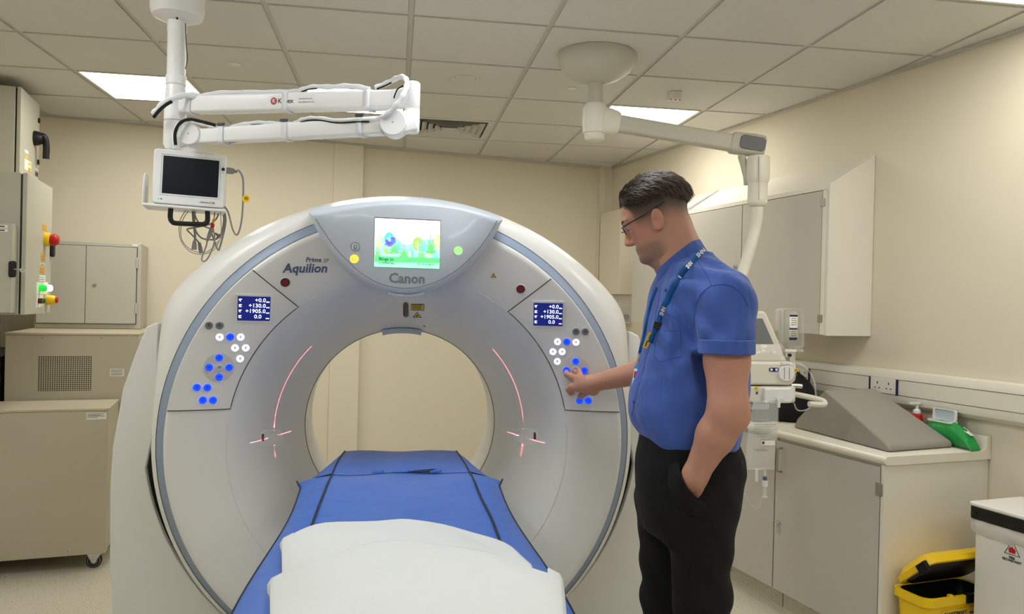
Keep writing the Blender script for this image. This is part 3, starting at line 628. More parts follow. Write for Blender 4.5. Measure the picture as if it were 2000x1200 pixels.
e1 = [(549, 1057, .885), (562, 1047, .895), (578, 1037, .905), (600, 1029, .912), (630, 1021, .918), (690, 1017.5, .922), (740, 1016, .925), (786, 1015, .927), (818, 1020.5, .925), (862, 1021.5, .925), (900, 1030, .922), (935, 1043, .918), (972, 1055, .913), (1000, 1068, .906), (1018, 1088, .900), (1040, 1104, .895)]
e2 = [(525, 1137, .90), (545, 1127, .913), (575, 1113, .928), (610, 1098, .940), (645, 1083, .948), (690, 1066, .953), (740, 1058, .957), (790, 1057, .958), (840, 1059, .957), (900, 1066, .953), (950, 1078, .948), (985, 1092, .940), (1020, 1102, .931), (1060, 1114, .922), (1085, 1121, .912), (1097, 1127, .902)]
sheet_layer(e1, .95, .012, 'lower_fold', sh, 1.30, .93, 1.0)
sheet_layer(e2, .95, .012, 'upper_fold', sh, .85, .95, 2.3)
# hanging left and right edges of the folds
for pts, nm in (([(549, 1057, .885), (554, 1085, .885), (560, 1117, .885)], 'side_edge'), ([(525, 1137, .90), (530, 1165, .90), (536, 1200, .90), (540, 1240, .90)], 'side_edge'), ([(1097, 1127, .902), (1101, 1160, .902), (1104, 1200, .902), (1106, 1240, .90)], 'side_edge')):
    P = [pZ(*p) for p in pts]; P = bez(P, 5); s = 1 if pts[0][0] > 800 else -1
    MB().loft([[p+Vector((-s*.03, 0, .018)) for p in P], [p+Vector((-s*.006, 0, .006)) for p in P], [p+Vector((s*.001, .0, -.006)) for p in P], [p+Vector((s*(-.004+.006*sin(k*1.3)), 0, -.030)) for k, p in enumerate(P)]], cap=False, closed=False).build(nm, 'sheet_white', sh, ang=80, solid=.004)
# ------------------------------------------------------------------ ceiling monitor arm (left)
DC = 2.95                                        # distance of the column
def ccen(y): return pc(345-(y-100)*.022, y, DC)
arm = thing('ceiling_monitor_arm', 'white double-jointed ceiling arm with strapped cable sleeves holding the monitor tray', 'ceiling arm', ccen(0)*1 + Vector((0, 0, ZC-ccen(0).z)))
cx, cy = ccen(60).x, ccen(60).y
def zat(y): return pc(345, y, DC).z
def lath(prof, name, m, parent, seg=32, at=None, **k):
    c = at or (cx, cy); return MB(Matrix.Translation((c[0], c[1], 0))).lathe(prof, seg).build(name, m, parent, **k)
lath([(0, ZC-.008), (.098, ZC-.008), (.098, zat(22)), (.090, zat(34)), (.055, zat(41)), (.040, zat(42)), (0, zat(42))], 'ceiling_cover', 'plastic_white', arm)
lath([(.0345, zat(40)), (.0345, zat(42)), (.0355, zat(43)), (.0355, zat(62)), (.0345, zat(63)), (.0335, zat(64)), (.0335, zat(180))], 'column', 'plastic_white', arm)
lath([(.034, zat(148)), (.0375, zat(149)), (.0375, zat(166)), (.034, zat(168)), (.036, zat(175)), (.040, zat(200)), (.0405, zat(236)), (.034, zat(237)), (.033, zat(238)), (.0405, zat(239)), (.041, zat(283)), (.032, zat(292)), (0, zat(293))], 'shoulder_joint', 'plastic_white', arm)
MB().tube(bez([pc(362, 45, DC-.03), pc(364, 90, DC-.02), pc(366, 115, DC-.03), pc(362, 135, DC-.03)], 5), .0018, 6).build('column_wire', 'dark_grey', arm)
MB(frame(pc(346, 36, DC-.095), (1, 0, 0), (0, 0, 1))).lathe([(.0045, 0), (.0045, .002), (0, .003)], 10).build('grub_screw', 'black', arm)
def beam(A, Bp, h0, h1, w, name, parent, r=.35):
    # rounded box beam between two centre points
    d = (Bp-A); L = d.length; x = d.normalized(); side_ = Vector((0, 0, 1)).cross(x).normalized(); up = x.cross(side_)
    secs = []
    for t in (0, .5, 1):
        h = h0+(h1-h0)*t; c = A+d*t; secs.append([c+side_*p[0]+up*p[1] for p in rrect(w, h, min(w, h)*.18, 4)])
    return MB().loft(secs).build(name, 'plastic_white', parent), x, side_, up
UA0, UA1 = pc(352, 206, DC-.0), pc(770, 196, DC-.24)
UA, ux, us, uu = beam(UA0, UA1, .066, .066, .055, 'upper_arm', arm)
EL = pc(806, 190, DC-.26)                         # elbow
MB(Matrix.Translation((EL.x, EL.y, 0))).lathe([(0, pc(806, 161, DC-.26).z), (.022, pc(806, 161, DC-.26).z), (.026, pc(806, 164, DC-.26).z), (.026, pc(806, 213, DC-.26).z), (.025, pc(806, 214, DC-.26).z), (.026, pc(806, 215, DC-.26).z), (.026, pc(806, 256, DC-.26).z), (.022, pc(806, 260, DC-.26).z), (0, pc(806, 260, DC-.26).z)], 28).build('elbow_joint', 'plastic_white', arm)
beam(UA1-ux*.02, EL, .062, .066, .05, 'elbow_bridge', arm)
LA0, LA1 = pc(375, 265, DC-.06), pc(770, 243, DC-.28)
LA, lx, ls, lu = beam(pc(392, 268, DC-.06), pc(750, 246, DC-.27), .056, .064, .05, 'lower_arm', arm)
for C_, rr in ((LA0, .0415), (LA1, .046)):
    o = MB(frame(C_, RR, UU)).lathe([(0, -.030), (rr, -.030), (rr, .030), (rr*.98, .032), (0, .032)], 36).build('pivot_drum', 'plastic_white', arm)
    sgn = 1 if (frame(C_, RR, UU).to_3x3() @ Vector((0, 0, 1))).dot(CAM-C_) > 0 else -1
    MB(frame(C_, RR, UU)).lathe([(rr*.99, sgn*.0322), (rr*.93, sgn*.0345), (0, sgn*.0345)], 36).build('pivot_cover', 'plastic_white', o)
    MB(frame(C_, RR, UU)).lathe([(.002, sgn*.0340), (.002, sgn*.0355), (0, sgn*.0355)], 8).build('pivot_screw', 'dark_grey', o)
beam(pc(778, 243, DC-.275), pc(808, 236, DC-.262), .075, .075, .048, 'elbow_fork', arm)
# curved rib on the lower arm
fr_ = lambda C, f: C - f*(1 if ls.dot(CAM-C) < 0 else -1)*-1
ns = ls if ls.dot(CAM-LA0) > 0 else -ls
MB().tube(bez([pc(452, 281, DC-.095)+ns*.012, pc(520, 269, DC-.135)+ns*.012, pc(580, 264, DC-.17)+ns*.012, pc(640, 262, DC-.205)+ns*.012, pc(700, 265, DC-.24)+ns*.012], 6), .002, 6).build('trim_rib', 'cable_grey', arm)
# straps
def strap(C_, x, sd, up, h, w, name='strap'):
    M = frame(C_, x, up); return MB(M).loft([[(s, p[0], p[1]) for p in [(q[1], q[0]) for q in rrect(w, h, .012, 4)]] for s in (-.0105, .0105)], cap=False).build(name, 'cloth_white', arm, solid=.0015)
def along(A, Bp, px): t = (px-pc_px(A))/(pc_px(Bp)-pc_px(A)); return A+(Bp-A)*t
def pc_px(p): v = p-CAM; return 1000+FPX*v.dot(RR)/v.dot(W)
for px in (379, 573, 727): strap(along(UA0, UA1, px), ux, us, uu, .072, .061)
for px in (443, 569, 711):
    strap(along(pc(392, 268, DC-.06), pc(750, 246, DC-.27), px), lx, ls, lu, .067, .056)
    c = along(pc(392, 268, DC-.06), pc(750, 246, DC-.27), px)+lu*.036+ns*.026
    MB(frame(c, lx, lu)).box((-.015, -.005, -.003), (.015, .005, .003)).build('strap_buckle', 'dark_grey', arm, bevel=.001)
# cable sleeves (white fabric tube with a dark seam)
ns_u = us if us.dot(CAM-UA0) > 0 else -us
def sleeve(pts, r, name='cable_sleeve', dark=None, flat_=.55):
    P = bez(pts, 7); secs = []
    for i, p in enumerate(P):
        a = P[max(0, i-1)]; b = P[min(len(P)-1, i+1)]; T = (b-a).normalized(); V = (CAM-p).normalized(); S = T.cross(V).normalized(); V = S.cross(T)
        rr = r*(1+.15*sin(i*1.1)) ; secs.append([p+S*rr*cos(2*pi*k/12)+V*rr*flat_*sin(2*pi*k/12) for k in range(12)])
    o = MB().loft(secs).build(name, 'cloth_white', arm, ang=70)
    if dark:
        s0, s1, off = dark; Q = P[int(s0*len(P)):int(s1*len(P))]
        MB().tube([q+(CAM-q).normalized()*r*.45+Vector((0, 0, off)) for q in Q], .0062 if r > .0095 else .0028, 8).build('dark_lining', 'black_matt', o)
    return o
sleeve([pc(300, 224, DC-.08), pc(316, 206, DC-.09), pc(336, 193, DC-.08), pc(362, 186, DC-.06), pc(396, 189, DC-.04)], .012, dark=(.0, .55, -.010))
sleeve([pc(396, 187, DC-.03), pc(430, 181, DC-.04), pc(500, 180, DC-.07), pc(560, 179, DC-.10), pc(590, 177, DC-.12)], .008, dark=None)
sleeve([pc(585, 177, DC-.12), pc(610, 170, DC-.13), pc(645, 170, DC-.15), pc(685, 168, DC-.17), pc(722, 174, DC-.20)], .009, dark=(.05, .35, -.007))
sleeve([pc(733, 172, DC-.21), pc(755, 163, DC-.23), pc(775, 153, DC-.27), pc(789, 151, DC-.30), pc(795, 163, DC-.32), pc(788, 184, DC-.33), pc(772, 208, DC-.33), pc(755, 226, DC-.32), pc(735, 234, DC-.30)], .009, dark=(.03, .2, -.006))
MB().tube(bez([pc(788, 167, DC-.29), pc(776, 175, DC-.29), pc(769, 192, DC-.29)], 6), .0025, 6).build('loose_wire', 'black', arm)
sleeve([pc(735, 234, DC-.29), pc(700, 234, DC-.27), pc(660, 236, DC-.245), pc(620, 231, DC-.22), pc(595, 233, DC-.205), pc(575, 241, DC-.19)], .0075, dark=(.1, .9, -.007))
sleeve([pc(568, 243, DC-.185), pc(530, 241, DC-.16), pc(500, 240, DC-.145), pc(465, 245, DC-.12), pc(447, 251, DC-.11)], .0075, dark=(.3, .6, -.007))
sleeve([pc(437, 253, DC-.105), pc(415, 246, DC-.10), pc(392, 240, DC-.10), pc(370, 236, DC-.10), pc(352, 243, DC-.11), pc(342, 262, DC-.11), pc(343, 290, DC-.10)], .010, dark=(.12, .98, .005))
# supplier sticker
C_ = along(UA0, UA1, 586)+ns_u*.0283; M = frame(C_, ux, uu)
if (M.to_3x3() @ Vector((0, 0, 1))).dot(CAM-C_) < 0: M = frame(C_, -ux, -uu) if False else M
stk = MB(M).box((-.092, -.021, 0), (.092, .021, .0004)).build('sticker', 'plastic_white', arm, smooth=False)
MB(M @ Matrix.Translation((-.072, 0, .0004))).lathe([(.0135, 0), (.0135, .0006), (0, .0008)], 24).build('logo_disc', 'kenex_red', stk)
text('K', M @ Matrix.Translation((-.078, 0, .0014)), .020, 'paper', stk, depth=.0002)
text('Kenex', M @ Matrix.Translation((-.055, -.001, .0006)), .024, 'ink', stk, depth=.0002, offset=.0005)
text('www.kenex.co.uk', M @ Matrix.Translation((.030, .006, .0006)), .0075, 'ink', stk, depth=.0002); text('kenex@kenex.co.uk', M @ Matrix.Translation((.030, -.006, .0006)), .0075, 'ink', stk, depth=.0002)
# ------------------------------------------------------------------ patient monitor on its tray
DM = 2.92
TL, TR, BL = pc(301, 289, DM-.03), pc(443, 303.5, DM+.05), pc(299, 395, DM-.03)
mx = (TR-TL).normalized(); my = (TL-BL); my = (my-mx*my.dot(mx)).normalized(); MM = frame(TL, mx, my); MW = (TR-TL).length; MH = .205
def mq(px, py): p = onpl(px, py, TL, MM.to_3x3() @ Vector((0, 0, 1))); q = MM.inverted() @ p; return q.x, q.y
# tray and bracket belong to the arm
cT = pc(370, 402, DM+.08)
MB(MM).box((-.030, -MH-.016, -.125), (MW+.006, -MH-.006, .022)).build('monitor_tray', 'plastic_white', arm, bevel=.003)
MB(MM).loft([[(-.010+a, y, z) for y, z in ((-MH-.01, .020), (-MH+.05, .020), (-MH+.085, .012), (-MH+.105, -.008), (-MH+.112, -.03), (-MH+.112, -.11), (-MH-.01, -.12))] for a in (-.020, -.0165)]).build('tray_flange', 'plastic_white', arm, bevel=.001)
q = bez([mq(333, 407)+(0,), mq(332, 424)+(0,), mq(336, 433)+(0,), mq(346, 436)+(0,), mq(392, 438)+(0,), mq(401, 436)+(0,), mq(405, 430)+(0,), mq(405, 412)+(0,)], 6)
MB(MM).tube([(p.x, p.y, -.01) for p in q], .0095, 10).build('tray_handle', 'black', arm)
MB().tube([pc(352, 285, DC), MM @ Vector((.09, .012, -.09))], .03, 20).build('drop_stem', 'plastic_white', arm)
mon = thing('patient_monitor', 'white bedside monitor with dark blank screen on the ceiling arm tray', 'monitor', MM @ Vector((MW/2, -MH, -.06)))
MB(MM).prism(rrect(MW, MH, .012, 5, MW/2, -MH/2), -.10, 0).build('body', 'plastic_white', mon, bevel=.006, seg=3)
MB(MM).loft([[(MW*.15+.0, -.004, z), (MW*.18, .012, z), (MW*.24, .018, z), (MW*.40, .019, z), (MW*.55, .017, z), (MW*.78, .010, z), (MW*.86, .003, z), (MW*.88, -.004, z)] for z in (-.10, -.02)]).build('carry_top', 'plastic_white', mon, bevel=.004)
sx0, sy0 = mq(319.5, 303.5); sx1, sy1 = mq(425, 386.5)
MB(MM).loft([[(x, y, z) for x, y in ((sx0-d, sy1-d), (sx1+d, sy1-d), (sx1+d, sy0+d), (sx0-d, sy0+d))] for d, z in ((.006, .0012), (0, -.002))], cap=False).build('screen_recess', 'gantry_grey', mon, smooth=False)
MB(MM).box((sx0, sy1, -.004), (sx1, sy0, .0006)).build('screen', 'screen_dark', mon, smooth=False)
kx, ky = mq(436, 331); MB(MM @ Matrix.Translation((kx, ky, 0))).lathe([(.0065, 0), (.0065, .003), (.005, .005), (0, .0055)], 18).build('knob', 'black', mon)
for px, py in ((436.5, 325), (436, 338)): ax, ay = mq(px, py); MB(MM).box((ax-.0014, ay-.0014, 0), (ax+.0014, ay+.0014, .0008)).build('knob_mark', 'dark_grey', mon, smooth=False)
for px, m_ in ((309.5, 'lamp_green'), (315, 'dark_grey')): ax, ay = mq(px, 388.5); MB(MM @ Matrix.Translation((ax, ay, 0))).lathe([(.0028, 0), (.0028, .0008), (0, .0012)], 10).build('status_light', m_, mon)
ax, ay = mq(408, 396.5); text('LifePulse', MM @ Matrix.Translation((ax, ay, .0006)), .0095, 'ink', mon, align='RIGHT', depth=.0002, shear=.15); text('110', MM @ Matrix.Translation((ax+.001, ay, .0006)), .0125, 'red_ink', mon, depth=.0002, shear=.2, offset=.0003)
# plug, lead with yellow tag, looped cables
pl = thing('monitor_lead', 'grey monitor lead plugged into the right side with round yellow tag', 'cable', pc(450, 330, DM-.03))
ax, ay = mq(444, 331); P0 = MM @ Vector((MW-.001, ay, -.03)); 
MB(frame(P0, my, MM.to_3x3() @ Vector((0, 0, 1)))).lathe([(0, 0), (.0125, 0), (.0125, .022), (.010, .028), (.006, .034), (.005, .042), (0, .042)], 16).build('plug', 'cable_grey', pl)
MB().tube(bez([P0+mx*.04, pc(466, 333, DM-.02), pc(474, 348, DM-.02), pc(475, 380, DM-.02), pc(472, 430, DM-.01), pc(464, 458, DM), pc(455, 450, DM+.02), pc(446, 416, DM+.06), pc(438, 403, DM+.085)], 8), .0034, 8).build('lead', 'cable_grey', pl)
tg = MB(frame(pc(481, 388.5, DM-.026), RR, UU)).lathe([(.0145, 0), (.0145, .0012), (0, .0012)], 24).build('tag', 'yellow', pl); MB(frame(pc(481, 387.5, DM-.0278), RR, UU)).lathe([(.007, 0), (.007, .0006), (.0055, .0006), (.0055, 0)], 16, cap=False).build('tag_symbol', 'ink', tg); MB(frame(pc(481, 387.5, DM-.0278), RR, UU)).box((-.005, -.001, 0), (.005, .001, .0006)).build('tag_symbol', 'ink', tg, smooth=False)
NCAB = [0]
def cable(label, pts, r, ends=(), d=DM):
    d = d+.035+.0125*NCAB[0]; NCAB[0] += 1       # each hangs in its own layer
    t = thing('cable', label, 'cable', pc(pts[0][0], pts[0][1], d), 0, 'cables hanging under the monitor tray')
    MB().tube(bez([pc(p[0], p[1], d+(p[2] if len(p) > 2 else 0)) for p in pts], 7), r, 8).build('lead', 'cable_grey', t)
    for (a, b, r0_, r1_, m_) in ends: MB().tube([pc(*a, d), pc((a[0]+b[0])/2, (a[1]+b[1])/2, d), pc(*b, d)], [r0_, (r0_+r1_)/2+.001, r1_], 10).build('connector', m_, t)
cable('thin grey cable making the widest loop under the monitor tray', [(364, 409), (352, 430), (350, 455), (356, 475), (372, 492), (393, 497), (412, 492), (425, 478), (432, 455), (430, 410)], .0016)
cable('thin grey cable loop just inside the widest loop under the tray', [(370, 409), (357, 430), (353, 455), (358, 474), (375, 489), (398, 494), (416, 484), (427, 470)], .0016)
cable('grey cable with ribbed plug and red band under the tray', [(404.5, 472), (403, 480), (399, 491), (394, 505), (397, 511), (405, 506), (414, 488), (419, 468), (416, 450), (400, 443), (386, 432), (378, 412)], .0028, (((404, 472), (412, 452), .0045, .0085, 'cable_grey'), ((412, 452), (415, 446), .0085, .008, 'cable_grey'), ((414, 446), (416, 437), .0065, .0065, 'red'), ((416, 437), (418, 428), .003, .005, 'orange_label'), ((418, 429), (420, 407), .0016, .0016, 'cable_grey')))
cable('grey cable ending in a square connector block under the tray', [(376, 410), (378, 435), (381, 460), (380, 472)], .0042, (((380, 471), (379, 488), .006, .010, 'cable_grey'),))
cable('thick grey cable hanging in a narrow V under the tray', [(437, 409), (441, 430), (437, 455), (431, 478), (427, 489), (422, 480), (417, 465), (411, 452)], .0034)
cable('thick grey cable looping across the bundle under the tray', [(428, 409), (424, 425), (412, 437), (390, 443), (368, 447), (366, 450), (374, 458), (384, 469), (389, 475)], .003, (((389, 474), (393, 495), .0055, .008, 'cable_grey'),))
cable('grey forked cable with small clip under the tray', [(382, 409), (380, 430), (382, 450), (392, 464), (405, 468), (420, 468), (428, 464)], .003, (((420, 456), (430, 462), .004, .004, 'cable_grey'), ((422, 467), (431, 458), .003, .004, 'cable_grey')))
cable('thick grey cable at the outer edge of the bundle under the tray', [(433, 409, .02), (438, 425, .02), (436, 445, .02), (430, 465, .02)], .0045)
# ------------------------------------------------------------------ ceiling pendant carrying the contrast injector
DP = 3.70
fp = pZ(1165, 104, ZC)
pen = thing('ceiling_pendant', 'cream ceiling pendant with dished cover and grey-capped swing arm over the operator', 'ceiling arm', fp)
def lp(prof, name, m, **k): return MB(Matrix.Translation((fp.x, fp.y, 0))).lathe(prof, 48).build(name, m, pen, **k)
def zp(y): return CAM.z + ray(1165, y).z*(fp.y/ray(1165, y).y)
lp([(.186, ZC-.0085), (.188, ZC-.02), (.182, ZC-.055), (.165, ZC-.085), (.12, ZC-.118), (.06, ZC-.140), (.040, ZC-.145), (0, ZC-.145)], 'ceiling_cover', 'arm_cream')
lp([(.040, zp(135)), (.040, zp(141)), (.034, zp(142)), (.034, zp(183)), (.0355, zp(184)), (.0355, zp(206)), (0, zp(206))], 'column', 'arm_cream')
MB(Matrix.Translation((fp.x, fp.y, 0)) @ Matrix.Rotation(-1.7, 4, 'Z')).box((.039, -.003, zp(138)-.003), (.0425, .003, zp(138)+.003)).build('grub_screw', 'black', pen)
lp([(0, zp(204)), (.050, zp(204)), (.060, zp(210)), (.062, zp(235)), (.058, zp(261)), (.050, zp(262)), (.047, zp(272)), (.040, zp(275)), (0, zp(275))], 'hub', 'plastic_cream')
HB = Vector((fp.x, fp.y, zp(234))); AE = pc(1448, 283, DP+.03); ad = (AE-HB); adn = ad.normalized(); asd = Vector((0, 0, 1)).cross(adn).normalized(); aup = adn.cross(asd)
secs = []
for t, h, w in ((.0, .125, .08), (.05, .130, .10), (.10, .128, .10), (.145, .115, .085), (.165, .10, .07)):
    c = HB+ad*t; secs.append([c+asd*p[0]+aup*p[1] for p in rrect(w, h, min(w, h)*.42, 6)])
MB().loft(secs).build('hub_shoulder', 'plastic_cream', pen, ang=60)
secs = []
for t in (.14, .5, .93):
    c = HB+ad*t; secs.append([c+asd*p[0]+aup*p[1] for p in rrect(.066, .078, .014, 5)])
MB().loft(secs).build('swing_arm', 'arm_cream', pen, ang=50)
secs = []
E2 = pc(1484, 287, DP+.05); e2d = (E2-HB).normalized()
for k, (px, py, h, w) in enumerate(((1424, 279, .075, .075), (1430, 279, .100, .082), (1470, 284, .105, .085), (1488, 287, .100, .080), (1491, 287, .090, .07))):
    c = pc(px, py, DP+.03); secs.append([c+asd*p[0]+aup*p[1] for p in rrect(w, h, .022, 5)])
kn = MB().loft(secs).build('arm_head', 'arm_cream', pen, ang=50)
nsd = asd if asd.dot(CAM-AE) > 0 else -asd
cq = pc(1465, 283, DP+.03)+nsd*.0415; M = frame(cq, adn, aup)
if (M.to_3x3() @ Vector((0, 0, 1))).dot(CAM-cq) < 0: M = frame(cq, adn, -aup)
MB(M).prism(rrect(.125, .068, .02), -.003, .004).build('side_cap', 'arm_dark', kn, bevel=.003)
sc_ = thing('spring_arm', 'white curved spring arm dropping from the grey pendant behind the operator', 'support arm', pc(1480, 310, DP))
MB().tube([pc(1449, 306, DP+.03), pc(1452, 320, DP), pc(1457, 345, DP), pc(1457, 362, DP)], [.02, .017, .014, .01], 12).build('yoke', 'arm_cream', sc_)
ctr = pc(1480.5, 340, DP-.02); zq = lambda y: pc(1480.5, y, DP-.02).z
MB(Matrix.Translation((ctr.x, ctr.y, 0))).lathe([(0, zq(306)), (.050, zq(306)), (.054, zq(312)), (.055, zq(340)), (.052, zq(354)), (.047, zq(358)), (.046, zq(360)), (.046, zq(389)), (.047, zq(390)), (.047, zq(393)), (.046, zq(394)), (.047, zq(396)), (.045, zq(399)), (.036, zq(403)), (0, zq(404))], 40).build('swivel_housing', 'plastic_cream', sc_)
MB().tube([pc(1482, 306, DP-.075), pc(1482, 355, DP-.076), pc(1482, 390, DP-.067)], .0012, 6).build('housing_seam', 'cable_grey', sc_)
MB().tube(bez([pc(1480, 400, DP-.02), pc(1479, 425, DP-.02), pc(1474, 452, DP-.02), pc(1464, 490, DP-.04), pc(1455, 520, DP-.05), pc(1444, 552, DP-.07), pc(1440, 590, DP-.10), pc(1446, 640, DP-.12), pc(1456, 690, DP-.13)], 8), .0265, 20).build('curved_tube', 'plastic_cream', sc_)
# ------------------------------------------------------------------ contrast injector
DI = 3.45
inj = thing('contrast_injector', 'white contrast injector with sloping screen hanging beside the operator', 'injector', pc(1490, 780, DI))
IF = frame(pc(1500, 700, DI), RR, UU)
def iq(px, py, d=0): q = IF.inverted() @ pc(px, py, DI); return q.x, q.y
def ip(pts): return [iq(*p) for p in pts]
MB(IF).prism(ip([(1440, 608), (1494, 608), (1500, 612), (1527, 672), (1541, 708), (1440, 708)]), -.16, -.02).build('head', 'plastic_cream', inj, bevel=.012, seg=3)
sc2 = MB(IF).prism(ip([(1445, 622), (1492, 622.5), (1514, 673), (1445, 673)]), -.022, -.0185).build('touch_screen', 'mid_grey', inj); 
MB(IF).prism(ip([(1450, 640), (1480, 640), (1480, 641), (1450, 641)]), -.0185, -.018).build('screen_line', 'dark_grey', sc2, smooth=False); MB(IF).prism(ip([(1472, 652), (1474, 651), (1477, 662), (1475, 663)]), -.0185, -.018).build('screen_line', 'dark_grey', sc2, smooth=False); MB(IF).prism(ip([(1462, 632), (1468, 628), (1474, 632)]), -.0185, -.018).build('screen_line', 'dark_grey', sc2, smooth=False)
MB(IF).prism(ip([(1440, 706), (1543, 707), (1550, 714), (1551, 726), (1548, 742), (1540, 751), (1440, 751)]), -.20, .04).build('pump_body', 'plastic_cream', inj, bevel=.012, seg=3)
x, y = iq(1529, 728); dk = MB(IF @ Matrix.Translation((x, y, .04))).lathe([(.036, 0), (.036, .008), (.033, .012), (0, .013)], 32).build('pump_disc', 'plastic_white', inj)
for a in (1524, 1533.5): xx, _ = iq(a, 728); MB(IF).box((xx-.0008, y-.025, .0525), (xx+.0008, y+.025, .054)).build('disc_slot', 'mid_grey', dk, smooth=False)
x, y = iq(1505.5, 721); bt = MB(IF @ Matrix.Translation((x, y, .04))).prism(rrect(.044, .017, .008), 0, .002).build('button_strip', 'navy', inj)
for s in (-1, 1): MB(IF @ Matrix.Translation((x+s*.011, y, .042))).lathe([(.006, 0), (.006, .001), (0, .0015)], 16).build('button', 'btn_halo', bt)
def ylab(px, py, z, parent):
    x, y = iq(px, py); b = MB(IF @ Matrix.Translation((x, y, z))).lathe([(.0085, 0), (.0085, .0012), (0, .0012)], 18).build('warning_disc', 'yellow', parent); MB(IF @ Matrix.Translation((x, y, z+.0012))).box((-.004, -.0015, 0), (.004, .0015, .0006)).build('warning_mark', 'ink', b, smooth=False)
    MB(IF @ Matrix.Translation((x+.003, y-.021, z))).box((-.004, -.006, 0), (.004, .006, .001)).build('small_label', 'dark_grey', parent, smooth=False)
ylab(1548, 722, .041, inj)
MB(IF).prism(ip([(1435, 753), (1547, 753), (1549, 757), (1549, 784), (1545, 786), (1435, 786)]), -.20, .035).build('lower_body', 'plastic_cream', inj, bevel=.010, seg=3)
MB(IF).prism(ip([(1485, 756), (1538, 755), (1542, 766), (1542, 778), (1536, 785), (1484, 785)]), .03, .06).build('lower_cover', 'plastic_white', inj, bevel=.008, seg=3)
x, y = iq(1472, 757); ylab(1472, 757, .0355, inj)
MB(IF).prism(ip([(1440, 786), (1500, 786), (1500, 800), (1440, 800)]), -.20, .02).build('underside', 'gantry_grey', inj, bevel=.008)
P = [IF @ Vector((*iq(a, b), c)) for a, b, c in ((1545, 754, 0), (1556, 754, 0), (1566, 755, 0))]; MB().tube(P, .0105, 14).build('steel_rod', 'chrome', inj)
MB().tube(bez([IF @ Vector((*iq(a, b), c)) for a, b, c in ((1540, 768, -.02), (1560, 772, 0), (1585, 777, .02), (1602, 782, .03), (1603, 788, .04), (1590, 788, .05), (1570, 786, .06))], 7), .0125, 14).build('grab_handle', 'plastic_cream', inj)
MB().tube(bez([IF @ Vector((*iq(a, b), .06)) for a, b in ((1536, 708), (1552, 709), (1566, 718), (1577, 735), (1582, 752), (1583, 775))], 7), .0036, 8).build('line_loop', 'clear', inj)
MB().tube(bez([IF @ Vector((*iq(a, b), .05)) for a, b in ((1543, 785), (1548, 797), (1558, 800), (1570, 796), (1575, 790))], 7), .0032, 8).build('line_loop', 'clear', inj)
random.seed(3)
wr_ = MB(IF)
pts = []
for i in range(9):
    row = []
    for k in range(13):
        x, y = iq(1447+ (1530-1447)*k/12*(.93+.07*i/8), 707-34*i/8); row.append((x, y, -.012+.022*sin(pi*i/8)+random.uniform(-.006, .006)))
    pts.append(row)
wr_.loft(pts, cap=False, closed=False).build('clear_wrap', 'clear', inj, ang=20)
MB(IF).prism(ip([(1520, 706), (1534, 705), (1536, 711), (1521, 712)]), .02, .05).build('line_clip', 'plastic_white', inj, bevel=.002)
# bottle holder post of the injector
MB(IF).prism(ip([(1541, 690), (1562, 690), (1562, 740), (1552, 741), (1550, 700), (1541, 700)]), -.09, -.05).build('bottle_post', 'plastic_cream', inj, bevel=.003)
MB(IF).prism(ip([(1532, 681), (1571, 682), (1572, 689), (1532, 688)]), -.11, -.01).build('bottle_shelf', 'clear', inj, bevel=.002); MB(IF).prism(ip([(1535, 683), (1557, 683.5), (1557, 688), (1535, 687.5)]), -.0098, -.009).build('shelf_label', 'paper', inj, smooth=False)
x, y = iq(1550, 695.5); MB(IF @ Matrix.Translation((x, y, -.05))).prism(rrect(.018, .014, .006), 0, .002).build('post_button', 'navy', inj)
# upturned contrast bottle in its clear cage
bot = thing('contrast_bottle', 'upturned contrast bottle with printed label in a clear holder', 'bottle', pc(1549, 682, DI+.05))
BC = IF @ Vector((*iq(1550.5, 640), -.06)); zb = lambda y: (IF @ Vector((0, iq(1549, y)[1], -.06))).z
BM = Matrix.Translation((BC.x, BC.y, 0))
MB(BM).lathe([(0, zb(607)), (.038, zb(607)), (.043, zb(611)), (.043, zb(661)), (.036, zb(668)), (.020, zb(678)), (.016, zb(679)), (.016, zb(682)), (0, zb(682))], 28).build('bottle', 'contrast_fluid', bot)
lbm = MB(BM); n0 = -2.05
lbm.loft([[(.0436*cos(a), .0436*sin(a), zb(y)) for a in [n0+ .95*k/10 for k in range(11)]] for y in (613, 664)], cap=False, closed=False).build('label', 'paper', bot, solid=.0006)
for y0_, y1_ in ((613.5, 617.5), (640, 643), (658.5, 663.5)): MB(BM).loft([[(.0446*cos(a), .0446*sin(a), zb(y)) for a in [n0+.02+ .9*k/10 for k in range(11)]] for y in (y0_, y1_)], cap=False, closed=False).build('label_band', 'navy', bot, solid=.0004)
for y in (621, 625, 629, 633, 646, 650, 654): MB(BM).loft([[(.0446*cos(a), .0446*sin(a), zb(yy)) for a in [n0+.2+.6*k/6 for k in range(7)]] for yy in (y, y+.9)], cap=False, closed=False).build('label_text', 'ink', bot, solid=.0004)
MB(IF @ Matrix.Translation((iq(1551, 640)[0], iq(1551, 641.5)[1], 0))).loft([[(p[0], p[1], z) for p in rrect(.093, .176, .012)] for z in (-.112, -.008)], cap=False).build('clear_cage', 'clear', bot, solid=.002)
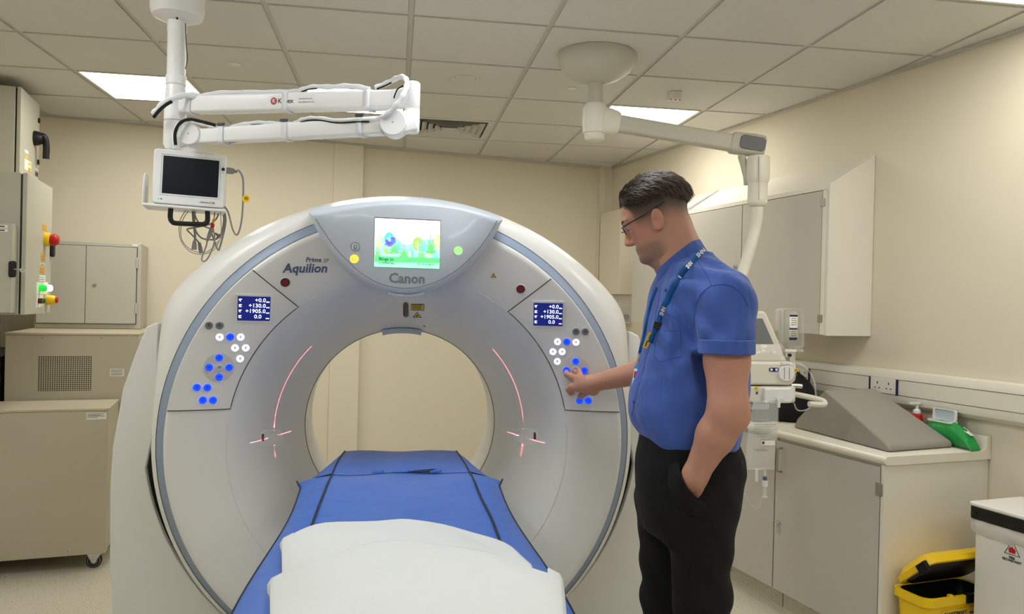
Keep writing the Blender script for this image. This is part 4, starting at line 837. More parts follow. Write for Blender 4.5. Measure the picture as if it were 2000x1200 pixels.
# saline bag hung from the injector
bag = thing('saline_bag', 'clear saline drip bag hanging below the injector beside the operator', 'drip bag', pc(1492, 925, DI-.06))
DBg = DI-.07; BF = frame(pc(1490, 850, DBg), RR, UU)
def bq(px, py): q = BF.inverted() @ pc(px, py, DBg); return q.x, q.y
rowsb = []
L_ = [(1472, 783), (1470, 792), (1466, 812), (1462, 835), (1459, 860), (1457, 885), (1457, 905), (1458, 914), (1456, 918)]; R_ = [(1521, 783), (1521, 795), (1520, 812), (1520, 835), (1517, 860), (1514, 880), (1513, 900), (1512, 914), (1515, 918)]
TH = [.003, .010, .016, .021, .024, .026, .025, .010, .002]; random.seed(5)
for (a, b), (c, d), th in zip(L_, R_, TH):
    x0_, y0_ = bq(a, b); x1_, y1_ = bq(c, d); cx_, w_ = (x0_+x1_)/2, (x1_-x0_)/2
    rowsb.append([(cx_+w_*cos(2*pi*k/24), y0_+(y1_-y0_)*(.5+.5*cos(2*pi*k/24))+random.uniform(-.001, .001), th*np.sign(sin(2*pi*k/24))*abs(sin(2*pi*k/24))**.8+random.uniform(-.0012, .0012)) for k in range(24)])
bg = MB(BF).loft(rowsb).build('bag', 'clear_bag', bag, ang=35)
for k in range(6): x0_, y0_ = bq(1468, 828+3.3*k); x1_, _ = bq(1511-(k % 3)*5, 828); MB(BF).box((x0_, y0_-.0008, .0262), (x1_, y0_+.0008, .0266)).build('print_line', 'ink_grey', bg, smooth=False)
for a, b, w in ((1473, 852, 16), (1482, 857, 20), (1468, 876, 24), (1473, 879, 22)): x0_, y0_ = bq(a, b); x1_, _ = bq(a+w, b); MB(BF).box((x0_, y0_-.0007, .0268), (x1_, y0_+.0007, .0272)).build('print_line', 'ink_grey', bg, smooth=False)
x0_, y0_ = bq(1483, 859); x1_, y1_ = bq(1509, 868); st = MB(BF).box((x0_, y1_, .0274), (x1_, y0_, .0280)).build('sticker', 'paper', bg, smooth=False); MB(BF).box((x0_+.003, y1_+.005, .028), (x0_+.014, y0_-.004, .0284)).build('sticker_mark', 'ink', st, smooth=False)
MB(BF).prism([bq(*p) for p in ((1475, 917), (1480, 917), (1480, 941), (1475, 941))], -.004, .004).build('port', 'plastic_white', bag, bevel=.001)
x, _ = bq(1494, 930); yy = lambda v: bq(1494, v)[1]
for a, b, r_, m_ in ((916, 932, .007, 'clear'), (931, 938, .0085, 'btn_blue'), (940, 950, .0125, 'plastic_white'), (950, 970, .008, 'clear'), (970, 972, .010, 'plastic_white')):
    MB(BF @ Matrix.Translation((x, 0, 0)) @ Matrix.Rotation(-pi/2, 4, 'X')).lathe([(0, yy(a)), (r_, yy(a)), (r_, yy(b)), (0, yy(b))], 16).build('drip_fitting', m_ if m_ != 'btn_blue' else 'ink_blue', bag)
MB(BF).tube(bez([(*bq(a, b), 0) for a, b in ((1487, 972), (1486, 985), (1481, 993), (1470, 988), (1458, 972), (1450, 950))], 7), .0018, 6).build('drip_line', 'clear', bag)
MB(BF).prism([bq(*p) for p in ((1515, 777), (1529, 777), (1529, 781), (1523, 783), (1522, 796), (1518, 796), (1517, 782), (1515, 781))], -.004, .012).build('hanging_hook', 'plastic_white', bag, bevel=.001)
# ------------------------------------------------------------------ wall cupboards on the right wall
UWF, ZW0, ZW1, ZWB = 2.819, 1.348, 2.105, 2.275
def wallcab(V0, V1, doors, label, endpanel):
    t = thing('wall_cupboard', label, 'cupboard', rm((UWF+UR)/2, (V0+V1)/2, ZW0), AL, 'wall cupboards on the right wall')
    M = ROOM @ Matrix(((1, 0, 0, 0), (0, 0, 1, 0), (0, 1, 0, 0), (0, 0, 0, 1)))     # local (U, z, V)
    MB(M).prism([(UWF+.02, ZW0), (UR-.002, ZW0), (UR-.002, ZWB), (UWF+.02, ZW1-.002)], V0+.019, V1).build('carcass', 'laminate_white', t, smooth=False)
    MB(M).prism([(UWF-.004, ZW0-.004), (UR-.002, ZW0-.004), (UR-.002, ZWB+.004), (UWF-.004, ZW1+.006)], V0, V0+.018).build('end_panel', 'laminate_white', t, bevel=.0015)
    rbox((UWF-.004, V0+.018, ZW1-.02), (UWF+.02, V1, ZW1+.004)).build('top_rail', 'laminate_white', t, bevel=.001)
    for k, (a, b) in enumerate(doors):
        d = rbox((UWF-.006, a+.002, ZW0+.002), (UWF+.014, b-.002, ZW1-.024)).build('door', 'laminate_grey', t, bevel=.001)
        if k == 0:
            rbox((UWF-.009, V0+.019, ZW0), (UWF+.018, V0+.043, ZW1-.022)).build('hinge_stile', 'laminate_white', t, bevel=.001)
            for z in (1.43, 2.02): rbox((UWF-.012, V0+.024, z-.02), (UWF-.006, V0+.058, z+.02)).build('hinge', 'steel', d, bevel=.001)
    return t
t = wallcab(3.09, 4.43, ((3.137, 3.79), (3.793, 4.43)), 'grey-doored wall cupboard with white end panel above the worktop', True)
dl = [o for o in t.children if o.name.startswith('door')][1]
MB(frame(rm(UWF-.008, 3.84, 1.72), -EV, (0, 0, 1))).lathe([(.011, 0), (.011, .006), (.008, .012), (0, .012)], 16).build('lock', 'chrome', dl); MB(frame(rm(UWF-.018, 3.84, 1.72), -EV, (0, 0, 1))).box((-.002, -.030, 0), (.002, 0, .002)).build('key', 'chrome', dl)
wallcab(4.45, 5.10, ((4.495, 5.10),), 'grey-doored wall cupboard nearest the room corner', False)
# ------------------------------------------------------------------ base cupboards and worktop
UF, V0, ZT = 2.518, 2.42, .88
def basecab(Va, Vb, doors, label, handle_v, lock_v, hinge):
    t = thing('base_cupboard', label, 'cupboard', rm((UF+UR)/2, (Va+Vb)/2, 0), AL, 'cupboards under the worktop')
    rbox((UF+.024, Va, .10), (UR-.002, Vb, ZT-.036)).build('carcass', 'laminate_white', t, smooth=False)
    rbox((UF+.07, Va+.002, 0), (UR-.01, Vb, .10)).build('plinth', 'vinyl_floor', t, smooth=False)
    for (a, b), hv, lv in zip(doors, handle_v, lock_v):
        d = rbox((UF+.003, a+.002, .105), (UF+.022, b-.002, ZT-.05)).build('door', 'laminate_grey', t, bevel=.001)
        if hv: MB(ROOM).tube(bez([(UF+.003, hv, .80), (UF-.022, hv, .797), (UF-.025, hv, .785), (UF-.025, hv, .70), (UF-.022, hv, .688), (UF+.003, hv, .685)], 4), .0045, 8).build('handle', 'steel', d)
        if lv:
            L = frame(rm(UF+.003, lv, .435), -EV, (0, 0, 1)); MB(L).lathe([(.010, 0), (.010, .006), (.007, .014), (0, .014)], 16).build('lock', 'chrome', d); MB(L).box((-.002, -.028, .010), (.002, 0, .013)).build('key', 'chrome', d); MB(L @ Matrix.Translation((.004, -.04, .009))).lathe([(.009, 0), (.009, .002), (.006, .002), (.006, 0)], 14, cap=False).build('key_ring', 'chrome', d)
    if hinge: rbox((UF-.003, Va+.006, .715), (UF+.004, Va+.040, .765)).build('hinge', 'steel', t, bevel=.001)
    return t
t = basecab(V0, 3.085, ((V0+.02, 3.085),), 'grey-doored base cupboard with white end panel beside the yellow bin', (3.04,), (3.05,), True)
rbox((UF+.002, V0-.002, 0), (UR-.002, V0+.016, ZT-.036)).build('end_panel', 'laminate_white', t, bevel=.001)
basecab(3.09, 3.75, ((3.09, 3.75),), 'grey-doored base cupboard under the drip bag', (0,), (0,), False)
basecab(3.755, 5.0, ((3.755, 4.375), (4.378, 5.0)), 'grey-doored base cupboard beyond the operator', (0, 0), (0, 0), False)
M = ROOM @ Matrix(((1, 0, 0, 0), (0, 0, 1, 0), (0, 1, 0, 0), (0, 0, 0, 1)))
prf = [(UF+.035, ZT-.036), (UF+.012, ZT-.036)] + [(UF+.010+.018*cos(a), ZT-.018+.018*sin(a)) for a in [radians(250-160*k/8) for k in range(9)]] + [(UR-.055, ZT), (UR-.035, ZT+.006), (UR-.026, ZT+.020), (UR-.024, ZT+.056), (UR-.018, ZT+.063), (UR-.002, ZT+.064), (UR-.002, ZT-.036)]
wt = tag(MB(M).prism(prf, V0-.012, 5.02).build('worktop', 'worktop', ang=40), 'cream laminate worktop with rolled front edge and curved upstand', 'worktop')
# dado trunking along the right wall
tk = thing('cable_trunking', 'white two-compartment cable trunking along the right wall above the worktop', 'trunking', rm(UR-.03, 2.0, 1.0), AL)
MB(M).prism([(UR-.002, 1.005), (UR-.03, 1.012), (UR-.052, 1.03), (UR-.056, 1.05), (UR-.056, 1.066), (UR-.0535, 1.068), (UR-.056, 1.070), (UR-.056, 1.140), (UR-.0535, 1.142), (UR-.056, 1.144), (UR-.055, 1.160), (UR-.045, 1.180), (UR-.002, 1.186)], VF+.02, 5.9).build('trunking_body', 'wall_white', tk, ang=30)
for v in (1.067, 1.143): rbox((UR-.0566, VF+.02, v-.0006), (UR-.055, 5.9, v+.0006)).build('joint_line', 'seam_dark', tk, smooth=False)
def socket(V, label, w=.16):
    t = thing('socket', label, 'wall socket', rm(UR-.06, V, 1.10), AL, 'sockets in the trunking')
    rbox((UR-.062, V-w/2, 1.069), (UR-.0565, V+w/2, 1.143)).build('plate', 'socket_white', t, bevel=.002)
    for s in (-1, 1): rbox((UR-.064, V+s*(w/2+.004)-.005, 1.066), (UR-.0566, V+s*(w/2+.004)+.005, 1.144)).build('end_cap', 'navy', t, bevel=.001)
    for s in (-1, 1):
        c = V+s*w*.22
        rbox((UR-.0628, c-.003, 1.112), (UR-.0618, c+.003, 1.124)).build('pin_slot', 'ink', t, smooth=False)
        for e in (-1, 1): rbox((UR-.0628, c+e*.013-.004, 1.090), (UR-.0618, c+e*.013+.004, 1.096)).build('pin_slot', 'ink', t, smooth=False)
    for s in (-1, 1): rbox((UR-.0635, V+s*w*.40-.008, 1.115), (UR-.062, V+s*w*.40+.008, 1.135)).build('rocker_switch', 'socket_white', t, bevel=.001)
socket(2.945, 'white double wall socket with navy end caps behind the wedge')
socket(3.52, 'white wall socket in the trunking behind the injector', .10)
# ------------------------------------------------------------------ grey wedge cushion
def wv(*p): return tuple(rm(*p))
wlab = [(2.605, 2.480, ZT+.0015), (3.000, 2.505, ZT+.0015), (2.975, 3.16, ZT+.0015), (2.655, 3.13, ZT+.0015), (2.648, 2.905, 1.098), (2.965, 2.915, 1.098), (2.610, 2.482, ZT+.028), (2.998, 2.507, ZT+.028), (2.660, 3.105, ZT+.05), (2.972, 3.13, ZT+.05)]
mb = MB(ROOM); mb.add(wlab, [(0, 3, 2, 1), (0, 1, 7, 6), (6, 7, 5, 4), (4, 5, 9, 8), (8, 9, 2, 3), (0, 6, 4, 8, 3), (1, 2, 9, 5, 7)])
tag(mb.build('wedge_cushion', 'wedge_vinyl', bevel=.016, seg=4, ang=40), 'grey vinyl wedge cushion lying on the worktop', 'cushion')
# black fabric bag behind the wedge
bb = thing('black_bag', 'crumpled black equipment bag on the worktop behind the injector', 'bag', rm(2.83, 3.43, ZT))
random.seed(11); secs = []
for k in range(8):
    z = ZT+.002+.27*k/7; s = [1, 1.08, 1.05, .98, .88, .75, .55, .25][k]
    secs.append([tuple(rm(2.84+.04*k/7*0+s*(.17+random.uniform(-.012, .012))*cos(2*pi*i/18), 3.44-.02*k/7+s*(.20+random.uniform(-.015, .015))*sin(2*pi*i/18), z)) for i in range(18)])
MB().loft(secs).build('bag_body', 'black_matt', bb, ang=50)
for o in (.0, .05): MB(ROOM).tube(bez([(2.60, 3.46+o, ZT+.09), (2.55, 3.40+o, ZT+.05), (2.57, 3.34+o, ZT+.012), (2.66, 3.30+o, ZT+.012)], 6), .009, 8).build('bag_strap', 'dark_grey', bb)
# pump bottle and wipes
pb = thing('pump_bottle', 'white-topped pump dispenser bottle of red handwash behind the wedge', 'pump bottle', rm(2.985, 2.80, ZT)); c = pU(1791, 800, 3.030); PBm = Matrix.Translation((c.x, c.y, 0))
zt = c.z
MB(PBm).lathe([(0, ZT+.001), (.026, ZT+.001), (.028, ZT+.006), (.028, zt-.045), (.024, zt-.026), (.014, zt-.018), (0, zt-.018)], 24).build('bottle', 'red', pb)
MB(PBm).lathe([(.014, zt-.02), (.017, zt-.018), (.017, zt-.004), (.012, zt), (.007, zt+.003), (.007, zt+.028), (0, zt+.028)], 20).build('pump_collar', 'plastic_white', pb)
MB(PBm @ Matrix.Rotation(AL+pi, 4, 'Z')).loft([[(x, y*w, z) for y, z in ((-.011, zt+.024), (.011, zt+.024), (.011, zt+.034), (-.011, zt+.034))] for x, w in ((-.013, 1), (.02, .8), (.045, .5))]).build('pump_nozzle', 'plastic_white', pb, bevel=.002)
wp = thing('wipes_pack', 'green flow-pack of cleaning wipes with open white lid beside the wedge', 'wipes', rm(3.0, 2.62, ZT))
a_, b_ = rm(3.028, 2.674, ZT), rm(3.018, 2.412, ZT); random.seed(4)
xs = (b_-a_).normalized(); ysd = Vector((0, 0, 1)).cross(xs); Lw = (b_-a_).length; WMx = frame(a_, xs, ysd); secs = []
for k in range(13):
    u = k/12; h = .102*(1-.55*max(0, u-.62)/.38)*(1-abs(2*u-1)**7*.85)+.004; w = .030*(1+.10*sin(u*9)) if 0 < k < 12 else .030
    secs.append([(u*Lw, w*cos(t)*1.0, .002+max(0, h*(.5+.5*sin(t))**.8)+random.uniform(-.003, .003)*(1 if sin(t) > 0 else 0)) for t in [2*pi*i/16 for i in range(16)]])
MB(WMx).loft(secs).build('pack', 'green_pack', wp, ang=28)
MB(WMx).loft([[(.185, .02*s, .092), (.215, .02*s, .076), (.240, .018*s, .064)] for s in (-.3, 1)], cap=False, closed=False).build('printed_patch', 'paper', wp, solid=.001)
lw, lh = .125, .054
MB(WMx @ Matrix.Translation((.088, 0, .106))).loft([[(p[0], p[1], z) for p in rrect(lw*s, lh*s, .010*s)] for s, z in ((1, -.004), (1, .003), (.84, .003), (.84, -.004))], cap=False).build('lid_frame', 'plastic_white', wp)
LM = frame(WMx @ Vector((.088, (1 if ysd.dot(EU) > 0 else -1)*.013, .106)), xs, Vector((0, 0, 1))+EU*.02)
MB(LM @ Matrix.Translation((0, lh/2, 0))).loft([[(p[0], p[1], z) for p in rrect(lw*s, lh*s, .010*s)] for s, z in ((1, -.004), (1, .004), (.84, .004), (.84, -.002))], cap=False).build('lid', 'plastic_white', wp)
MB(LM @ Matrix.Translation((0, lh/2, -.003))).prism(rrect(lw*.86, lh*.86, .008), -.001, .001).build('lid_panel', 'gantry_grey', wp)
# ------------------------------------------------------------------ bins
yb = thing('sharps_bin', 'yellow sharps bin with tilted open lid between the cupboard and white bin', 'sharps bin', rm(2.75, 2.33, 0), AL)
U0, U1, Va, Vb, ZR = 2.560, 2.93, 2.235, 2.408, .355
def yl(d, z): return [(x, y, z) for x, y in rrect(U1-U0-2*d, Vb-Va-2*d, .04, 5, (U0+U1)/2, (Va+Vb)/2)]
MB(ROOM).loft([yl(.03, .004), yl(.026, .02), yl(.008, ZR-.05), yl(.006, ZR-.03)], cap=False).build('bin_body', 'yellow', yb)
MB(ROOM).loft([yl(.002, ZR-.036), yl(-.004, ZR-.034), yl(-.004, ZR-.002), yl(.004, ZR), yl(.012, ZR-.002), yl(.014, ZR-.05)], cap=False).build('rim', 'yellow', yb)
MB(ROOM).loft([yl(.0135, ZR-.004), yl(.015, ZR-.06), yl(.04, ZR-.12)], cap=False).build('liner', 'black', yb); MB(ROOM).prism([p[:2] for p in yl(.016, 0)], ZR-.10, ZR-.095).build('trap_tray', 'black', yb)
MB(ROOM).box((U0+.20, Va-.008, ZR-.034), (U0+.245, Va+.016, ZR+.002)).build('lid_catch', 'black', yb, bevel=.002)
MB(ROOM).box((U0+.115, Va-.003, ZR-.012), (U0+.135, Va+.012, ZR+.008)).build('rim_tab', 'yellow', yb, bevel=.002)
HL = ROOM @ Matrix.Translation((0, Vb-.032, ZR+.012)) @ Matrix.Rotation(radians(-42), 4, 'X') @ Matrix.Rotation(radians(0), 4, 'Y')
def ll(d, z): return [(x, y, z) for x, y in rrect(U1-U0-2*d, .20-2*d, .045, 5, (U0+U1)/2, -.10)]
MB(HL).loft([ll(.012, .0), ll(-.004, .0), ll(-.006, .022), ll(.006, .030), ll(.020, .048), ll(.034, .052)]).build('lid', 'yellow', yb); MB(HL).loft([ll(.012, .001), ll(.02, -.010), ll(.05, -.016)]).build('lid_tray', 'black', yb)
hg = MB(HL)
for k in range(5): hg.box((U0-.012, -.19+.011*k, -.022), (U0+.004, -.183+.011*k, .018))
hg.box((U0-.008, -.19, -.018), (U0+.004, -.14, .012)).build('lid_hinge', 'black', yb, bevel=.001)
yl_ = MB(ROOM).box((U0+.085, Va+.002, .10), (U1-.03, Va+.0085, .300)).build('label_sheet', 'yellow_label', yb, smooth=False)
YF2 = ROOM @ Matrix(((1, 0, 0, 0), (0, 0, 1, Va+.0015), (0, 1, 0, 0), (0, 0, 0, 1)))
def ytext(s, U, z, size, off=0): text(s, frame(rm(U, Va+.0015, z), EU, (0, 0, 1)), size, 'ink', yl_, offset=off, depth=.0003)
ytext('SHARPSMART', U0+.092, .286, .020, .0006); ytext('Sharpsmart', U0+.228, .282, .013, .0003); ytext('Contains contaminated sharps', U0+.094, .274, .006)
for k, (a, b) in enumerate(((.15, .262), (.15, .255), (.15, .247), (.23, .262), (.23, .255))): MB(ROOM).box((U0+a, Va+.0012, b), (U0+a+.055-(k % 2)*.012, Va+.0018, b+.0025)).build('print_line', 'ink', yl_, smooth=False)
MB(frame(rm(U0+.262, Va+.0016, .296), EU, (0, 0, 1))).prism([(-.012, -.004), (.006, -.004), (.012, .010), (.0, .004)], 0, .0004).build('wing_logo', 'ink', yl_, smooth=False)
dm = MB(frame(rm(U0+.118, Va+.0016, .245), EU, (0, 0, 1))).prism([(-.018, 0), (0, -.018), (.018, 0), (0, .018)], 0, .0004).build('hazard_diamond', 'ink', yl_, smooth=False); MB(frame(rm(U0+.118, Va+.0011, .245), EU, (0, 0, 1))).prism([(-.015, 0), (0, -.015), (.015, 0), (0, .015)], 0, .0004).build('diamond_face', 'paper', yl_, smooth=False)
wbn = thing('pedal_bin', 'white sack-holder bin with black rim and fire retardant label', 'bin', rm(2.9, 1.95, 0), AL)
W0, W1, WV0, WV1, WZ = 2.752, 3.03, 1.72, 2.215, .735
rbox((W0+.012, WV0+.012, .02), (W1-.012, WV1-.012, WZ-.055)).build('body', 'bin_white', wbn, bevel=.008, seg=3)
rbox((W0+.02, WV0+.02, 0), (W1-.02, WV1-.02, .022)).build('base', 'black', wbn)
rbox((W0-.002, WV0, WZ-.068), (W1+.002, WV1, WZ-.016)).build('rim_band', 'black', wbn, bevel=.006, seg=3)
rbox((W0-.006, WV0-.004, WZ-.018), (W1+.006, WV1+.004, WZ)).build('lid', 'bin_white', wbn, bevel=.008, seg=3)
rbox((W0-.008, WV1-.03, WZ-.045), (W0+.004, WV1-.014, WZ-.036)).build('hinge_pin', 'black', wbn, bevel=.002)
random.seed(8); secs = []
for z, d in ((WZ-.066, .004), (WZ-.085, -.004), (WZ-.105, -.002), (WZ-.120, .004), (WZ-.126, .010)):
    loopp = rrect(W1-W0-2*d-.002, WV1-WV0-2*d-.002, .02, 4, (W0+W1)/2, (WV0+WV1)/2); pp = []
    for i in range(len(loopp)):
        a, b = Vector(loopp[i]), Vector(loopp[(i+1) % len(loopp)]); n_ = max(1, int((b-a).length/.03))
        for k in range(n_): q = a.lerp(b, k/n_); pp.append((q.x+random.uniform(-.004, .003), q.y+random.uniform(-.003, .003), z+random.uniform(-.006, .006)))
    secs.append(pp)
nmin = min(len(s) for s in secs); secs = [s[:nmin] for s in secs]
MB(ROOM).loft(secs, cap=False).build('sack_cuff', 'sack', wbn, ang=60)
LF2 = frame(pU(1977, 1073, W0+.0115), -EV, (0, 0, 1))
q = MB(LF2)
for a, b in (((-.030, -.022), (.030, -.022)), ((.030, -.022), (0, .030)), ((0, .030), (-.030, -.022))): q.tube([(a[0], a[1], .0005), (b[0], b[1], .0005)], .0013, 4)
lb2 = q.build('warning_triangle', 'ink', wbn, smooth=False)
MB(LF2).prism([(-.012, -.016), (.012, -.016), (.014, -.004), (.008, .004), (.004, .001), (.002, .010), (-.005, .004), (-.008, .006), (-.014, -.003)], .0002, .0010).build('flame', 'red', lb2, smooth=False)
text('FIRE', LF2 @ Matrix.Translation((0, -.034, .0004)), .013, 'ink', lb2, align='CENTER', offset=.0003); text('RETARDANT', LF2 @ Matrix.Translation((0, -.045, .0004)), .013, 'ink', lb2, align='CENTER', offset=.0003)
# clear dispenser in the far right corner
gd = thing('glove_dispenser', 'clear wall dispenser with dark contents in the far corner past the scanner', 'dispenser', rm(3.05, 5.72, 1.33), AL)
rbox((2.995, 5.60, 1.330), (UR-.002, 5.90, 1.338)).build('shelf', 'wall_white', gd); rbox((2.995, 5.60, 1.338), (2.998, 5.90, 1.56)).build('clear_front', 'clear', gd); rbox((3.0, 5.60, 1.338), (UR-.002, 5.603, 1.56)).build('clear_side', 'clear', gd)
random.seed(2)
for k in range(7): MB(ROOM).ball((3.04+random.uniform(-.02, .02), 5.63+.04*k, 1.362+random.uniform(0, .02)), (.03, .026, .024), 10, 6).build('dark_item', 'dark_grey', gd)
cp = tag(rbox((2.96, 5.58, 1.565), (UR-.002, 5.95, 2.26)).build('corner_housing', 'wall_paint', bevel=.004), 'plain cream boxed housing high in the far corner beside the wall cupboards', 'housing')
# ------------------------------------------------------------------ left side: enclosures on the left wall, steel cupboard, air unit, wheeled box
def encl(label, lo, hi, doorU, name='electrical_enclosure'):
    t = thing(name, label, 'enclosure', rm((lo[0]+hi[0])/2, (lo[1]+hi[1])/2, lo[2]), AL, 'electrical enclosures on the left wall')
    rbox(lo, (hi[0]-.028, hi[1], hi[2])).build('body', 'enclosure', t, bevel=.004)
    rbox((hi[0]-.028, lo[1]+.006, lo[2]+.006), (hi[0]-.020, hi[1]-.006, hi[2]-.006)).build('door_seal', 'black', t)
    d = rbox((hi[0]-.020, lo[1], lo[2]), (hi[0], hi[1], hi[2])).build('door', 'enclosure', t, bevel=.003)
    return t, d
def dq(px, py, U): p = pU(px, py, U); return p.dot(EU), p.dot(EV), p.z
a = pZ(42, 170, 2.62); UD = a.dot(EU); Vn = a.dot(EV); b = dq(78, 205, UD)
z0 = 2.03
t, d = encl('upper grey electrical enclosure with black lever handle below the ceiling', (UL+.001, Vn, z0), (UD, b[1], 2.62), UD)
def lbl(px0, py0, px1, py1, U, m, parent, name='label', h=.0012):
    a_, b_ = dq(px0, py0, U), dq(px1, py1, U); return rbox((U, min(a_[1], b_[1]), min(a_[2], b_[2])), (U+h, max(a_[1], b_[1]), max(a_[2], b_[2]))).build(name, m, parent, smooth=False)
u, v, z = dq(67, 270, UD)
hf = frame(rm(UD, v, z), EV, (0, 0, 1))
lv = MB(hf).lathe([(.045, 0), (.043, .02), (.030, .045), (0, .05)], 24).build('lever_hub', 'black', d); MB(ROOM).tube(bez([(UD+.03, v, z+.02), (UD+.052, v+.008, z+.010), (UD+.060, v+.018, z-.04), (UD+.058, v+.024, z-.115)], 6), .019, 12).build('lever', 'black', d)
for px, py in ((75, 235.5), (73.5, 317)): u, v, z = dq(px, py, UD); MB(frame(rm(UD, v, z), EV, (0, 0, 1))).lathe([(.016, 0), (.016, .008), (0, .01)], 14).build('lock_barrel', 'black', d)
lbl(48.5, 291, 55, 302, UD, 'paper', d); lbl(49, 303, 54, 311, UD, 'yellow_label', d); w_ = lbl(48, 309, 60.5, 338, UD, 'paper', d); lbl(55.5, 317, 60, 325, UD+.0013, 'yellow_label', w_, 'label_symbol'); lbl(55.5, 327, 60, 338, UD+.0013, 'orange_label', w_, 'label_symbol'); lbl(68, 328, 74, 334, UD, 'paper', d); lbl(69, 335, 74, 346, UD, 'dark_grey', d)
ZL = 2.06; a = pZ(54, 338, ZL); UD2 = a.dot(EU); Vn = a.dot(EV); b = dq(103, 362, UD2); bz = dq(54, 615, UD2)
t, d = encl('large grey electrical enclosure with red emergency stop and indicator lamps', (UL+.001, Vn, bz[2]), (UD2, b[1], ZL), UD2)
def lamp(px, py, r, prf, m, parent, name):
    u, v, z = dq(px, py, UD2); return MB(frame(rm(UD2, v, z), EV, (0, 0, 1))).lathe(prf, 24).build(name, m, parent)
s = lamp(88, 468, 0, [(.038, 0), (.038, .022), (.028, .026), (0, .026)], 'yellow', d, 'stop_base'); lamp(88, 468, 0, [(.024, .026), (.031, .030), (.033, .050), (.024, .064), (.017, .068), (0, .068)], 'red', s, 'stop_button')
u, v, z = dq(99, 488, UD2); rbox((UD2, v-.025, z-.042), (UD2+.02, v+.025, z+.042)).build('door_latch', 'black', d, bevel=.012)
for p in (((83, 437, 91, 453), 'orange_label'), ((79.5, 495, 86.5, 512), 'orange_label'), ((79.5, 513, 86, 520), 'paper'), ((78, 521, 86.5, 536), 'orange_label'), ((76.5, 537, 88, 550), 'paper')):
    l = lbl(*p[0], UD2, p[1], d); x0_, y0_, x1_, y1_ = p[0]
    for k in (1, 2): lbl(x0_+1.5, y0_+(y1_-y0_)*k/3, x1_-1.5, y0_+(y1_-y0_)*k/3+1.6, UD2+.0013, 'ink', l, 'label_text', .0005)
for x0_, x1_, m1_ in ((71, 82, 'lamp_green'), (83, 93, 'lamp_white')):
    l = lbl(x0_, 551, x1_, 575, UD2, 'paper', d, 'lamp_plate'); lamp((x0_+x1_)/2, 563, 0, [(.018, 0), (.018, .03), (.012, .036), (0, .036)], m1_, l, 'indicator_lamp')
l = lbl(71, 576, 83, 600, UD2, 'paper', d, 'lamp_plate'); lamp(74.5, 588, 0, [(.014, 0), (.014, .02), (0, .022)], 'dark_red', l, 'push_button'); lamp(80.5, 588, 0, [(.014, 0), (.014, .02), (0, .022)], 'green_plastic', l, 'push_button')
s = lamp(90, 586, 0, [(.028, 0), (.026, .036), (.022, .046), (0, .046)], 'yellow', d, 'key_stop_shroud'); lamp(90, 586, 0, [(.014, .044), (.016, .058), (0, .060)], 'red', s, 'key_stop_button')
# nearest small enclosure, door towards the camera
V3 = Vn-.10; a = pV(24, 436, V3); bz = pV(23, 612, V3); U3 = a.dot(EU)
t = thing('electrical_enclosure', 'small grey enclosure at the left edge with black latch and key', 'enclosure', rm(U3-.15, V3+.1, bz.z), AL, 'electrical enclosures on the left wall')
rbox((UL+.001, V3+.02, bz.z), (U3, V3+.098, a.z)).build('body', 'enclosure', t, bevel=.004); d = rbox((UL+.001, V3, bz.z), (U3+.002, V3+.018, a.z)).build('door', 'enclosure', t, bevel=.004)
c = pV(24, 526, V3); cu, cz = c.dot(EU), c.z
rbox((cu-.014, V3-.02, cz-.040), (cu+.020, V3, cz+.040)).build('latch', 'black', d, bevel=.010); MB(ROOM).tube([(cu+.012, V3-.02, cz), (cu+.04, V3-.03, cz-.002)], .003, 6).build('key', 'chrome', d); MB(frame(rm(cu+.05, V3-.03, cz-.004), EU, (0, 0, 1))).lathe([(.012, 0), (.012, .002), (.004, .002), (.004, 0)], 12, cap=False).build('key_bow', 'chrome', d)
for y0_, y1_ in ((439, 446), (447, 453)):
    p0, p1 = pV(-6, y0_, V3), pV(15, y1_, V3); l = rbox((p0.dot(EU), V3-.0012, p1.z), (p1.dot(EU), V3-.0002, p0.z)).build('label', 'paper', d, smooth=False); rbox((p1.dot(EU)-.045, V3-.0018, (p0.z+p1.z)/2-.003), (p1.dot(EU)-.012, V3-.0013, (p0.z+p1.z)/2+.003)).build('label_text', 'ink', l, smooth=False)
# wheeled floor box
VB1 = 4.572; e = pV(212, 802, VB1); ub = e.dot(EU); zt_ = .848; zb_ = .085
fb = thing('wheeled_box', 'tall brown-grey metal equipment box on castors beside the scanner', 'equipment box', rm(-1.0, 4.75, 0), AL)
rbox((UL+.03, VB1, zb_), (ub, 4.955, zt_)).build('casing', 'unit_paint', fb, bevel=.004)
rbox((UL+.028, VB1-.003, zt_), (ub+.004, 4.958, zt_+.012)).build('top_cover', 'unit_paint', fb, bevel=.002)
pa, pb_ = pV(169, 807, VB1), pV(208, 819, VB1); l = rbox((pa.dot(EU), VB1-.0015, pb_.z), (pb_.dot(EU), VB1-.0004, pa.z)).build('rating_plate', 'paper', fb, smooth=False)
for k in range(4): rbox((pa.dot(EU)+.004, VB1-.002, pa.z-.008-.006*k), (pb_.dot(EU)-.01-.016*(k % 2+ (k == 3)), VB1-.0014, pa.z-.0055-.006*k)).build('plate_text', 'ink', l, smooth=False)
for px, py in ((70, 806), (138, 804.5), (3, 807), (205, 804), (67, 1080), (132, 1079)): p = pV(px, py, VB1); MB(frame(p+EV*-.001, EU, (0, 0, 1))).lathe([(.004, 0), (.003, .002), (0, .002)], 8).build('screw', 'steel', fb)
